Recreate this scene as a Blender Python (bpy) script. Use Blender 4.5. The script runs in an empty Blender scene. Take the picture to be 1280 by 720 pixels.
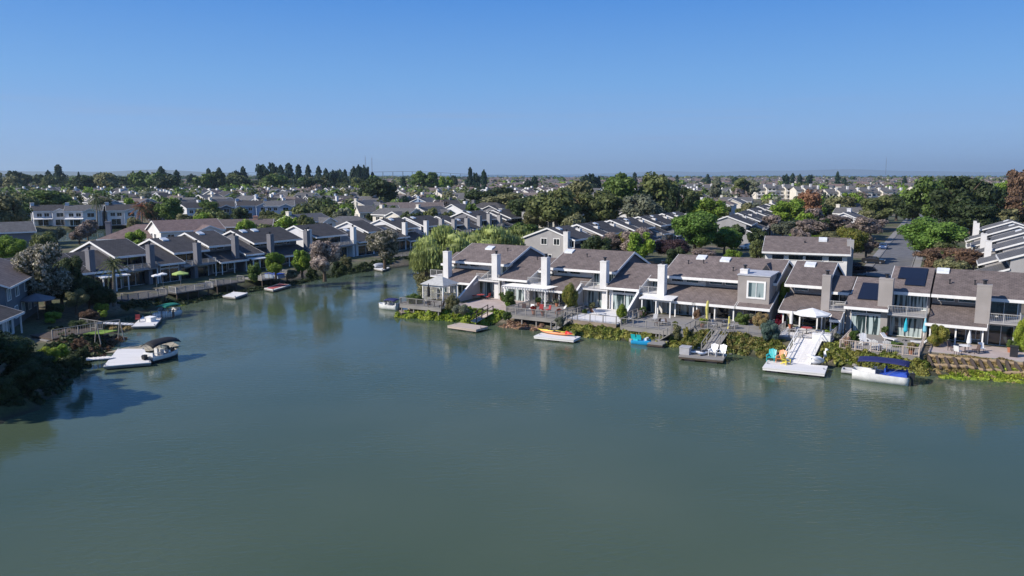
import bpy, math, random
import numpy as np
from mathutils import Vector, Matrix
random.seed(7)
R = math.radians
sc = bpy.context.scene
col = sc.collection
# ------------------------------------------------------------------ camera
HC, FPX = 20.0, 985.0                     # camera height, focal length in pixels of a 1280 wide frame
PITCH = math.atan(142 / FPX)
cam = bpy.data.cameras.new('camera'); camo = bpy.data.objects.new('camera', cam); col.objects.link(camo)
cam.sensor_width = 36; cam.lens = 36 * FPX / 1280; cam.clip_start = 0.5; cam.clip_end = 80000
camo.location = (0, 0, HC); camo.rotation_euler = (math.pi / 2 - PITCH, 0, 0); sc.camera = camo
# ------------------------------------------------------------------ light
SUN_EL, SUN_V = R(35), Vector((-0.94, -0.34, 0)).normalized()
w = bpy.data.worlds.new('World'); sc.world = w; w.use_nodes = True
nt = w.node_tree; bg = nt.nodes['Background']
sky = nt.nodes.new('ShaderNodeTexSky'); sky.sky_type = 'NISHITA'; sky.sun_disc = False
sky.sun_elevation = SUN_EL; sky.sun_rotation = math.atan2(SUN_V.x, SUN_V.y)
sky.air_density = 1.0; sky.dust_density = 0.25; sky.ozone_density = 4.0; sky.altitude = 50
tcw = nt.nodes.new('ShaderNodeTexCoord'); sx = nt.nodes.new('ShaderNodeSeparateXYZ'); nt.links.new(tcw.outputs['Generated'], sx.inputs[0])
rmp = nt.nodes.new('ShaderNodeValToRGB'); nt.links.new(sx.outputs[2], rmp.inputs[0])   # blue of a clear dry sky by elevation
el = rmp.color_ramp.elements; el[0].position = 0; el[0].color = (.14, .27, .52, 1); el[1].position = 1; el[1].color = (.03, .09, .3, 1)
for p_, c_ in ((.05, (.145, .29, .56, 1)), (.11, (.1, .265, .56, 1)), (.21, (.036, .18, .52, 1)), (.45, (.045, .15, .42, 1))):
    e_ = el.new(p_); e_.color = c_
vm_ = nt.nodes.new('ShaderNodeVectorMath'); vm_.operation = 'SCALE'; vm_.inputs['Scale'].default_value = 10; nt.links.new(rmp.outputs[0], vm_.inputs[0])
mxw = nt.nodes.new('ShaderNodeMix'); mxw.data_type = 'RGBA'; mxw.inputs[0].default_value = .88
nt.links.new(sky.outputs[0], mxw.inputs[6]); nt.links.new(vm_.outputs[0], mxw.inputs[7])
mpw = nt.nodes.new('ShaderNodeMapping'); mpw.inputs['Scale'].default_value = (3, 3, 90); nt.links.new(tcw.outputs['Generated'], mpw.inputs[0])
nw = nt.nodes.new('ShaderNodeTexNoise'); nw.inputs['Scale'].default_value = 1.3; nw.inputs['Detail'].default_value = 4; nt.links.new(mpw.outputs[0], nw.inputs[0])
cr = nt.nodes.new('ShaderNodeValToRGB'); nt.links.new(nw.outputs[0], cr.inputs[0]); cr.color_ramp.elements[0].position = .52; cr.color_ramp.elements[1].position = .75
bd = nt.nodes.new('ShaderNodeValToRGB'); nt.links.new(sx.outputs[2], bd.inputs[0]); be = bd.color_ramp.elements      # thin cloud only low over the horizon
be[0].position = .008; be[0].color = (0, 0, 0, 1); be[1].position = .03; be[1].color = (.5, .5, .5, 1); q_ = be.new(.065); q_.color = (.4, .4, .4, 1); q_ = be.new(.1); q_.color = (0, 0, 0, 1)
mw_ = nt.nodes.new('ShaderNodeMath'); mw_.operation = 'MULTIPLY'; nt.links.new(cr.outputs[0], mw_.inputs[0]); nt.links.new(bd.outputs[0], mw_.inputs[1])
mc = nt.nodes.new('ShaderNodeMix'); mc.data_type = 'RGBA'; mc.inputs[7].default_value = (2.3, 2.9, 4.6, 1); nt.links.new(mw_.outputs[0], mc.inputs[0]); nt.links.new(mxw.outputs[2], mc.inputs[6])
nt.links.new(mc.outputs[2], bg.inputs[0]); bg.inputs[1].default_value = 0.10
sl = bpy.data.lights.new('sun', 'SUN'); sl.energy = 4.2; sl.angle = R(0.53); sl.color = (1, 0.93, 0.83)
so = bpy.data.objects.new('sun', sl); col.objects.link(so)
sd = Vector((SUN_V.x * math.cos(SUN_EL), SUN_V.y * math.cos(SUN_EL), math.sin(SUN_EL)))
so.rotation_euler = sd.to_track_quat('Z', 'Y').to_euler(); so.location = (-40, -20, 60)
sc.view_settings.view_transform = 'Standard'; sc.view_settings.look = 'None'
sc.view_settings.exposure = 0.5; sc.view_settings.gamma = 1
try:
    sc.cycles.max_bounces = 6; sc.cycles.diffuse_bounces = 2; sc.cycles.glossy_bounces = 3
    sc.cycles.transmission_bounces = 3; sc.cycles.volume_bounces = 0; sc.cycles.transparent_max_bounces = 6
    sc.cycles.use_denoising = True
except Exception: pass

# ------------------------------------------------------------------ placing
_c, _s = math.cos(PITCH), math.sin(PITCH)
GZ = 1.4
def px(u, v, z=GZ):
    a = (u - 640) / FPX; b = (360 - v) / FPX
    dy, dz = _c + b * _s, -_s + b * _c
    t = (z - HC) / dz
    return (a * t, dy * t)
def proj(x, y, z):
    z -= HC; f = y * _c - z * _s; up = y * _s + z * _c
    return 640 + FPX * x / f, 360 - FPX * up / f
class Frame:
    def __init__(self, ox, oy, ex, ey):
        l = math.hypot(ex, ey); self.o = (ox, oy); self.e = (ex / l, ey / l); self.n = (-ey / l, ex / l)
        self.a = math.atan2(ey, ex)
    def w(self, s, n): return (self.o[0] + self.e[0] * s + self.n[0] * n, self.o[1] + self.e[1] * s + self.n[1] * n)
    def l(self, x, y):
        dx, dy = x - self.o[0], y - self.o[1]; return (dx * self.e[0] + dy * self.e[1], dx * self.n[0] + dy * self.n[1])
FR = Frame(-2.4, 117.6, 0.853, -0.522)     # row on the right shore
FL = Frame(-66.9, 124.2, 0.488, 0.873)     # row on the left shore

# ------------------------------------------------------------------ materials
MATS = {}
def newmat(name):
    m = bpy.data.materials.new(name); m.use_nodes = True; MATS[name] = m
    n = m.node_tree.nodes; return m, n, m.node_tree.links, n['Principled BSDF']
def mat(name, c, rough=.6, metal=0, c2=None, scale=2.0, bump=0, bscale=20, detail=4, spec=.5, stretch=None, trans=0):
    if name in MATS: return MATS[name]
    m, N, L, b = newmat(name)
    b.inputs['Roughness'].default_value = rough; b.inputs['Metallic'].default_value = metal
    b.inputs['Specular IOR Level'].default_value = spec
    tc = N.new('ShaderNodeTexCoord'); mp = N.new('ShaderNodeMapping'); L.new(tc.outputs['Object'], mp.inputs[0])
    if stretch: mp.inputs['Scale'].default_value = stretch
    c2 = c2 or tuple(x * .82 for x in c)
    nz = N.new('ShaderNodeTexNoise'); nz.inputs['Scale'].default_value = scale; nz.inputs['Detail'].default_value = detail
    L.new(mp.outputs[0], nz.inputs[0])
    r = N.new('ShaderNodeValToRGB'); r.color_ramp.elements[0].position = .35; r.color_ramp.elements[1].position = .65
    r.color_ramp.elements[0].color = (*c, 1); r.color_ramp.elements[1].color = (*c2, 1)
    L.new(nz.outputs[0], r.inputs[0]); L.new(r.outputs[0], b.inputs['Base Color'])
    if bump:
        n2 = N.new('ShaderNodeTexNoise'); n2.inputs['Scale'].default_value = bscale; L.new(mp.outputs[0], n2.inputs[0])
        bp = N.new('ShaderNodeBump'); bp.inputs['Strength'].default_value = bump; bp.inputs['Distance'].default_value = .05
        L.new(n2.outputs[0], bp.inputs['Height']); L.new(bp.outputs[0], b.inputs['Normal'])
    return m
def roofmat(name, c, c2, line=.6):
    """asphalt shingles: courses down the slope, tab to tab variation, weather stains"""
    m, N, L, b = newmat(name); b.inputs['Roughness'].default_value = .85; b.inputs['Specular IOR Level'].default_value = .25
    tc = N.new('ShaderNodeTexCoord'); oi = N.new('ShaderNodeObjectInfo')
    br = N.new('ShaderNodeTexBrick'); br.inputs['Scale'].default_value = 1; br.inputs['Brick Width'].default_value = .45
    br.inputs['Row Height'].default_value = .3; br.inputs['Mortar Size'].default_value = .025; br.inputs['Bias'].default_value = 0
    br.inputs['Color1'].default_value = (*c, 1); br.inputs['Color2'].default_value = (*c2, 1)
    br.inputs['Mortar'].default_value = (*[x * line for x in c], 1); L.new(tc.outputs['Object'], br.inputs[0])
    nz = N.new('ShaderNodeTexNoise'); nz.inputs['Scale'].default_value = 1.1; nz.inputs['Detail'].default_value = 8; nz.inputs['Roughness'].default_value = .7; L.new(tc.outputs['Object'], nz.inputs[0])
    mr = N.new('ShaderNodeMapRange'); mr.inputs[1].default_value = .3; mr.inputs[2].default_value = .7
    mr.inputs[3].default_value = .72; mr.inputs[4].default_value = 1.3; L.new(nz.outputs[0], mr.inputs[0])
    mr2 = N.new('ShaderNodeMapRange'); mr2.inputs[3].default_value = .88; mr2.inputs[4].default_value = 1.12; L.new(oi.outputs['Random'], mr2.inputs[0])
    mu = N.new('ShaderNodeMath'); mu.operation = 'MULTIPLY'; L.new(mr.outputs[0], mu.inputs[0]); L.new(mr2.outputs[0], mu.inputs[1])
    vm = N.new('ShaderNodeVectorMath'); vm.operation = 'SCALE'; L.new(br.outputs[0], vm.inputs[0]); L.new(mu.outputs[0], vm.inputs['Scale'])
    L.new(vm.outputs[0], b.inputs['Base Color'])
    return m
def foliage(name, c1, c2, scale=.55, lo=.4, hi=.6, trans=.32):
    """leaf material: patches of two tints over the crown, every leaf a little different"""
    m, N, L, b = newmat(name); b.inputs['Roughness'].default_value = .55; b.inputs['Specular IOR Level'].default_value = .25
    tc = N.new('ShaderNodeTexCoord'); geo = N.new('ShaderNodeNewGeometry'); oi = N.new('ShaderNodeObjectInfo')
    nz = N.new('ShaderNodeTexNoise'); nz.inputs['Scale'].default_value = scale; nz.inputs['Detail'].default_value = 3
    L.new(geo.outputs['Position'], nz.inputs[0])
    r = N.new('ShaderNodeValToRGB'); e = r.color_ramp.elements
    e[0].position = lo; e[1].position = hi; e[0].color = (*c1, 1); e[1].color = (*c2, 1); L.new(nz.outputs[0], r.inputs[0])
    a = N.new('ShaderNodeMapRange'); a.inputs[3].default_value = .62; a.inputs[4].default_value = 1.4; L.new(geo.outputs['Random Per Island'], a.inputs[0])
    o = N.new('ShaderNodeMapRange'); o.inputs[3].default_value = .82; o.inputs[4].default_value = 1.2; L.new(oi.outputs['Random'], o.inputs[0])
    mu = N.new('ShaderNodeMath'); mu.operation = 'MULTIPLY'; L.new(a.outputs[0], mu.inputs[0]); L.new(o.outputs[0], mu.inputs[1])
    vm = N.new('ShaderNodeVectorMath'); vm.operation = 'SCALE'; L.new(r.outputs[0], vm.inputs[0]); L.new(mu.outputs[0], vm.inputs['Scale'])
    L.new(vm.outputs[0], b.inputs['Base Color'])
    t = N.new('ShaderNodeBsdfTranslucent'); L.new(vm.outputs[0], t.inputs[0])
    mx = N.new('ShaderNodeMixShader'); mx.inputs[0].default_value = trans
    L.new(b.outputs[0], mx.inputs[1]); L.new(t.outputs[0], mx.inputs[2]); L.new(mx.outputs[0], N['Material Output'].inputs[0])
    return m
def glassmat(name, dark, curtain, scale=3.0, amt=.5):
    m, N, L, b = newmat(name); b.inputs['Roughness'].default_value = .06; b.inputs['Specular IOR Level'].default_value = .9
    tc = N.new('ShaderNodeTexCoord'); mp = N.new('ShaderNodeMapping'); mp.inputs['Scale'].default_value = (1, 1, .08); L.new(tc.outputs['Object'], mp.inputs[0])
    nz = N.new('ShaderNodeTexNoise'); nz.inputs['Scale'].default_value = scale; nz.inputs['Detail'].default_value = 1; L.new(mp.outputs[0], nz.inputs[0])
    r = N.new('ShaderNodeValToRGB'); e = r.color_ramp.elements; e[0].position = amt; e[1].position = amt + .08
    e[0].color = (*dark, 1); e[1].color = (*curtain, 1); L.new(nz.outputs[0], r.inputs[0]); L.new(r.outputs[0], b.inputs['Base Color'])
    return m

mat('white_paint', (.78, .77, .75), .5, c2=(.7, .69, .67), scale=.7)
mat('trim_white', (.8, .79, .77), .45, c2=(.72, .71, .69))
mat('stucco_white', (.72, .705, .69), .9, c2=(.62, .605, .59), scale=.5, bump=.3)
mat('stucco_grey', (.36, .35, .35), .9, c2=(.31, .3, .3), scale=.5, bump=.3)
mat('stucco_taupe', (.33, .3, .285), .9, c2=(.28, .255, .24), scale=.5, bump=.3)
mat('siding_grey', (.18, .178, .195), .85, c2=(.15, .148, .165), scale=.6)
mat('siding_dark', (.11, .115, .135), .85, c2=(.09, .09, .11), scale=.6)
mat('siding_bluegrey', (.13, .15, .17), .85, c2=(.11, .125, .145), scale=.6)
mat('siding_pale', (.66, .66, .68), .85, c2=(.6, .6, .62), scale=.5)
mat('siding_cream', (.7, .65, .57), .85, c2=(.62, .58, .5), scale=.5)
mat('siding_peach', (.56, .3, .2), .85, c2=(.5, .26, .17), scale=.5)
mat('siding_blue', (.3, .38, .5), .85, c2=(.26, .33, .45), scale=.5)
roofmat('roof_brown', (.175, .142, .132), (.13, .106, .1))
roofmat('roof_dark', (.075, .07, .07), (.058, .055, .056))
roofmat('roof_pink', (.2, .145, .135), (.165, .12, .11))
roofmat('roof_grey', (.13, .128, .13), (.105, .103, .106))
mat('deck_grey', (.27, .255, .24), .85, c2=(.2, .19, .18), scale=1.4, stretch=(.3, 6, 1))
mat('deck_wood', (.3, .24, .18), .85, c2=(.2, .16, .125), scale=1.4, stretch=(.3, 6, 1))
mat('dock_pale', (.74, .72, .7), .8, c2=(.62, .6, .58), scale=1.2, stretch=(.3, 5, 1))
mat('rail_grey', (.4, .39, .38), .6); mat('deck_shade', (.075, .07, .068), .9, c2=(.055, .052, .05), scale=1.4); mat('rail_shade', (.26, .25, .25), .8)  # left shore decks and rails: shade of the row put into the darker colour
mat('dock_pinkish', (.5, .42, .36), .8, c2=(.42, .35, .3), scale=1.2, stretch=(.3, 5, 1))
mat('wood_dark', (.09, .065, .05), .9, c2=(.06, .045, .035))
mat('wood_red', (.2, .06, .05), .8)
mat('patio_concrete', (.45, .37, .34), .9, c2=(.38, .31, .28), scale=.8)
mat('concrete', (.36, .34, .32), .9, c2=(.29, .28, .26), scale=.6, bump=.2)
mat('asphalt', (.15, .147, .15), .9, c2=(.105, .104, .108), scale=.6, bump=.2)
mat('pavement', (.25, .24, .23), .9, c2=(.2, .195, .19), scale=.5)
mat('line_paint', (.7, .7, .68), .7)
mat('bark', (.12, .085, .06), .95, c2=(.075, .055, .04), scale=6, bump=.5)
mat('bark_pale', (.26, .22, .18), .95, c2=(.18, .15, .12), scale=6, bump=.5)
mat('metal_dark', (.05, .05, .055), .45, .6)
mat('metal_light', (.5, .5, .52), .35, .8)
mat('solar', (.012, .013, .022), .22, c2=(.009, .01, .018), scale=8)
mat('skylight', (.72, .74, .76), .25)
mat('fabric_navy', (.012, .016, .1), .75); mat('fabric_green', (.01, .2, .13), .75); mat('fabric_black', (.015, .015, .018), .8)
mat('fabric_white', (.8, .8, .79), .85); mat('fabric_blue', (.01, .06, .4), .7); mat('fabric_aqua', (.02, .42, .55), .75)
mat('fabric_lime', (.38, .5, .14), .8); mat('fabric_yellow', (.62, .56, .16), .85); mat('fabric_pale_blue', (.2, .5, .62), .8)
mat('plastic_white', (.8, .8, .8), .35); mat('plastic_aqua', (.02, .5, .52), .4); mat('plastic_orange', (.8, .28, .1), .4)
mat('plastic_yellow', (.75, .62, .08), .4); mat('plastic_blue', (.02, .33, .65), .35); mat('plastic_red', (.62, .03, .03), .4)
mat('plastic_grey', (.38, .38, .4), .5); mat('wicker', (.07, .05, .045), .8, c2=(.12, .08, .07), scale=9)
mat('cushion_red', (.35, .05, .05), .85); mat('carpet_red', (.42, .09, .09), .95); mat('turf_green', (.2, .3, .04), .95, c2=(.16, .26, .04), scale=3)
mat('hull_white', (.82, .82, .81), .25); mat('hull_dark', (.03, .035, .045), .3); mat('tarp_grey', (.45, .46, .5), .7)
mat('car_black', (.02, .02, .023), .25); mat('car_white', (.75, .75, .75), .25); mat('car_silver', (.4, .41, .43), .3, .4); mat('car_blue', (.05, .09, .2), .25)
mat('tyre', (.02, .02, .02), .9); mat('terracotta', (.4, .16, .09), .85); mat('rock', (.3, .28, .25), .95, c2=(.2, .185, .165), scale=2, bump=.6, bscale=6)
mat('flower_red', (.5, .02, .03), .7); mat('log_tan', (.34, .25, .15), .95, c2=(.25, .18, .11), scale=4, bump=.4)
glassmat('glass_dark', (.012, .016, .022), (.03, .04, .045), 2)
glassmat('glass_curtain', (.02, .04, .045), (.42, .5, .5), 3.2, .47)
glassmat('glass_pale', (.05, .08, .09), (.3, .36, .36), 1.5, .42)
FOL = dict(
    green=foliage('leaf_green', (0.077, 0.128, 0.028), (0.134, 0.192, 0.046)),
    mid=foliage('leaf_mid', (0.109, 0.134, 0.046), (0.166, 0.186, 0.064)),
    bright=foliage('leaf_bright', (0.154, 0.256, 0.032), (0.230, 0.320, 0.045)),
    lime=foliage('leaf_lime', (0.218, 0.307, 0.038), (0.320, 0.371, 0.051)),
    fresh=foliage('leaf_fresh', (.1, .19, .035), (.16, .26, .05)),
    dark=foliage('leaf_dark', (0.038, 0.061, 0.023), (0.067, 0.090, 0.033)),
    pine=foliage('leaf_pine', (0.018, 0.044, 0.026), (0.033, 0.064, 0.036)),
    olive=foliage('leaf_olive', (0.147, 0.154, 0.070), (0.218, 0.211, 0.102)),
    silver=foliage('leaf_silver', (0.141, 0.160, 0.109), (0.218, 0.230, 0.154)),
    willow=foliage('leaf_willow', (0.208, 0.256, 0.080), (0.320, 0.367, 0.120), .4),
    bronze=foliage('leaf_bronze', (0.128, 0.079, 0.049), (0.205, 0.128, 0.077)),
    brown=foliage('leaf_brown', (0.192, 0.154, 0.128), (0.320, 0.256, 0.224)),
    purple=foliage('leaf_purple', (.04, .022, .026), (.075, .045, .045)),
    russet=foliage('leaf_russet', (.19, .1, .055), (.29, .15, .085)),
    gold=foliage('leaf_gold', (0.128, 0.160, 0.026), (0.307, 0.282, 0.064), 1.2),
    cream=foliage('leaf_cream', (.13, .095, .08), (.52, .43, .37), 1.5, .4, .56),
    creamgreen=foliage('leaf_creamgreen', (.07, .075, .035), (.46, .42, .34), 1.6, .44, .58),
    magenta=foliage('leaf_magenta', (.16, .01, .03), (.28, .02, .06)),
    red=foliage('leaf_red', (.4, .015, .025), (.14, .08, .02), 3.0),
    wheat=foliage('leaf_wheat', (.26, .22, .09), (.36, .26, .13), 1.4),
    bluegreen=foliage('leaf_bluegreen', (0.077, 0.128, 0.109), (0.128, 0.192, 0.154), 1.4),
    ivy=foliage('leaf_ivy', (0.128, 0.166, 0.032), (0.307, 0.294, 0.077), 1.1),
    ivyred=foliage('leaf_ivyred', (.13, .17, .035), (.3, .26, .09), 1.3),
    dry=foliage('leaf_dry', (.3, .2, .12), (.42, .27, .19), 1.5),
    palm=foliage('leaf_palm', (0.077, 0.109, 0.038), (0.154, 0.166, 0.064)),
    palmred=foliage('leaf_palmred', (0.102, 0.102, 0.045), (0.358, 0.128, 0.064)),
)

# ------------------------------------------------------------------ mesh building
BOXF = [(0, 3, 2, 1), (4, 5, 6, 7), (0, 1, 5, 4), (1, 2, 6, 5), (2, 3, 7, 6), (3, 0, 4, 7)]
class MB:
    def __init__(s): s.v = []; s.f = []; s.m = []
    def add(s, vs, fs, mi=0):
        k = len(s.v); s.v += [tuple(p) for p in vs]; s.f += [tuple(i + k for i in f) for f in fs]; s.m += [mi] * len(fs); return s
    def box(s, x0, x1, y0, y1, z0, z1, mi=0):
        return s.add([(x0, y0, z0), (x1, y0, z0), (x1, y1, z0), (x0, y1, z0), (x0, y0, z1), (x1, y0, z1), (x1, y1, z1), (x0, y1, z1)], BOXF, mi)
    def prism(s, x0, x1, poly, mi=0):            # polygon in (y, z), extruded along x
        n = len(poly); vs = [(x0, y, z) for y, z in poly] + [(x1, y, z) for y, z in poly]
        fs = [tuple(range(n)), tuple(range(2 * n - 1, n - 1, -1))] + [(i, i + n, (i + 1) % n + n, (i + 1) % n) for i in range(n)]
        return s.add(vs, fs, mi)
    def extr(s, poly, z0, z1, mi=0):             # polygon in (x, y), extruded along z
        n = len(poly); vs = [(x, y, z0) for x, y in poly] + [(x, y, z1) for x, y in poly]
        fs = [tuple(range(n - 1, -1, -1)), tuple(range(n, 2 * n))] + [(i, (i + 1) % n, (i + 1) % n + n, i + n) for i in range(n)]
        return s.add(vs, fs, mi)
    def slab(s, x0, x1, y0, z0, y1, z1, th=.2, mi=0):   # sloping slab, top edge through (y0,z0)-(y1,z1)
        return s.prism(x0, x1, [(y0, z0 - th), (y1, z1 - th), (y1, z1), (y0, z0)], mi)
    def bar(s, p, q, w=.05, h=None, mi=0):
        p, q = Vector(p), Vector(q); d = (q - p)
        if d.length < 1e-6: return s
        h = h or w; d.normalize(); up = Vector((0, 0, 1)) if abs(d.z) < .95 else Vector((1, 0, 0))
        a = d.cross(up).normalized() * w / 2; b = a.cross(d).normalized() * h / 2
        return s.add([p - a - b, p + a - b, p + a + b, p - a + b, q - a - b, q + a - b, q + a + b, q - a + b], BOXF, mi)
    def tube(s, pts, rs, n=8, mi=0, cap=True):
        k0 = None; rings = []
        for i, p in enumerate(pts):
            p = Vector(p); d = (Vector(pts[min(i + 1, len(pts) - 1)]) - Vector(pts[max(i - 1, 0)])).normalized()
            up = Vector((0, 0, 1)) if abs(d.z) < .9 else Vector((1, 0, 0))
            a = d.cross(up).normalized(); b = a.cross(d).normalized()
            rings.append([p + (a * math.cos(t) + b * math.sin(t)) * rs[i] for t in [2 * math.pi * j / n for j in range(n)]])
        vs = [q for r in rings for q in r]; fs = []
        for i in range(len(pts) - 1):
            for j in range(n):
                fs.append((i * n + j, i * n + (j + 1) % n, (i + 1) * n + (j + 1) % n, (i + 1) * n + j))
        if cap: fs += [tuple(range(n - 1, -1, -1)), tuple(range(len(vs) - n, len(vs)))]
        return s.add(vs, fs, mi)
    def cyl(s, x, y, z0, z1, r0, r1=None, n=12, mi=0):
        r1 = r0 if r1 is None else r1
        vs = [(x + r * math.cos(2 * math.pi * j / n), y + r * math.sin(2 * math.pi * j / n), z) for z, r in ((z0, r0), (z1, r1)) for j in range(n)]
        return s.add(vs, [(j, (j + 1) % n, (j + 1) % n + n, j + n) for j in range(n)] + [tuple(range(n - 1, -1, -1)), tuple(range(n, 2 * n))], mi)
    def move(s, dx, dy, dz=0, rot=0):
        c, q = math.cos(rot), math.sin(rot)
        s.v = [(x * c - y * q + dx, x * q + y * c + dy, z + dz) for x, y, z in s.v]; return s
    def build(s, name, m, parent=None, smooth=False):
        me = bpy.data.meshes.new(name); me.from_pydata(s.v, [], s.f)
        for x in (m if isinstance(m, (list, tuple)) else [m]): me.materials.append(MATS[x] if isinstance(x, str) else x)
        if any(s.m): me.polygons.foreach_set('material_index', s.m)
        if smooth: me.polygons.foreach_set('use_smooth', [True] * len(s.f))
        me.update(); o = bpy.data.objects.new(name, me); col.objects.link(o)
        if parent is not None: o.parent = parent
        return o
    def __bool__(s): return bool(s.f)
def tag(o, label=None, cat=None, group=None, kind=None):
    if label: o['label'] = label
    if cat: o['category'] = cat
    if group: o['group'] = group
    if kind: o['kind'] = kind
    return o
def thing(name, label, cat, x, y, z=0, rot=0, group=None):
    o = bpy.data.objects.new(name, None); col.objects.link(o); o.empty_display_size = .3
    o.location = (x, y, z); o.rotation_euler = (0, 0, rot); return tag(o, label, cat, group)


def copy_thing(o, x, y, z, rot, label, cat=None, group=None, scale=None):
    """copies a thing, its parts and their sub-parts"""
    def rec(a, par):
        c = a.copy(); col.objects.link(c)
        if par is not None: c.parent = par
        for k in a.children: rec(k, c)
        return c
    c = rec(o, None); c.location = (x, y, z); c.rotation_euler = (0, 0, rot); c['label'] = label
    if cat: c['category'] = cat
    if group: c['group'] = group
    if scale: c.scale = scale
    return c
ORD = 'first second third fourth fifth sixth seventh eighth ninth tenth eleventh twelfth thirteenth fourteenth fifteenth sixteenth seventeenth eighteenth nineteenth'.split()
TENS = 'twent thirt fort fift sixt sevent eight ninet'.split()
UN = 'one two three four five six seven eight nine'.split()
def ordw(i):
    """0 -> leftmost, 1 -> second ..."""
    i += 1
    if i == 1: return 'first'
    if i < 20: return ORD[i - 1]
    t, u = divmod(i, 10)
    return (TENS[t - 2] + 'ieth') if u == 0 and t < 10 else (TENS[t - 2] + 'y ' + ORD[u - 1] if t < 10 else 'hundred ' + ORD[max(0, i - 101)])

# ------------------------------------------------------------------ lagoons and land
LAG = [(-300, -120), (-60, 58), (-50, 59.5), (-41.5, 61), (-40.8, 66), (-43.5, 74), (-45.5, 82), (-47.5, 90), (-53.5, 96), (-57.5, 102), (-57, 108), (-53.5, 114), (-52.2, 125),
       (-49.8, 134.5), (-45.2, 143), (-39, 152), (-33, 160.5), (-27, 165.5), (-22, 173), (-15, 184), (-4, 206), (2, 220), (8, 216), (3, 204), (-6, 188), (-13.5, 174),
       (-17.5, 164), (-18.5, 155), (-16.5, 142), (-14.2, 130), (-14.6, 121), (-14.5, 114), (-13.5, 109.8), (-9, 107.6), (-2.1, 103.6), (2.1, 102.2), (9.9, 95.9), (15.4, 92.9), (20.7, 90.0),
       (27.9, 84.3), (34.8, 79.6), (41.4, 77.3), (49.7, 74.5), (62, 67), (110, 38), (300, -120)]
LAG2 = [px(20, 294, 0), px(60, 288, 0), px(120, 286, 0), px(190, 284, 0), px(262, 283, 0), px(262, 290, 0), px(200, 296, 0), px(120, 304, 0), px(70, 306, 0), px(20, 303, 0)]
def sdist(P, poly):
    P = P[:, None, :]; A = np.array(poly)[None]; B = np.roll(A, -1, 1)
    AB = B - A; t = np.clip(((P - A) * AB).sum(-1) / (AB ** 2).sum(-1), 0, 1)
    d = np.sqrt((((A + AB * t[..., None]) - P) ** 2).sum(-1)).min(1)
    x, y = P[..., 0], P[..., 1]
    c = ((A[..., 1] > y) != (B[..., 1] > y)) & (x < (B[..., 0] - A[..., 0]) * (y - A[..., 1]) / (B[..., 1] - A[..., 1] + 1e-12) + A[..., 0])
    ins = c.sum(1) % 2 == 1
    return np.where(ins, -d, d)
def land_z(P):
    P = np.asarray(P, float).reshape(-1, 2)
    d = np.minimum(sdist(P, LAG), sdist(P, LAG2))
    wob = .35 * np.sin(P[:, 0] * 1.7) * np.cos(P[:, 1] * 1.3) + .25 * np.sin(P[:, 0] * 3.9 + P[:, 1] * 2.1)
    d = d + wob * np.exp(-np.abs(d) / 4)
    return np.where(d > 0, GZ * np.clip(d / 3.2, 0, 1) ** .8, np.maximum(-2.5, d * .6))
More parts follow.
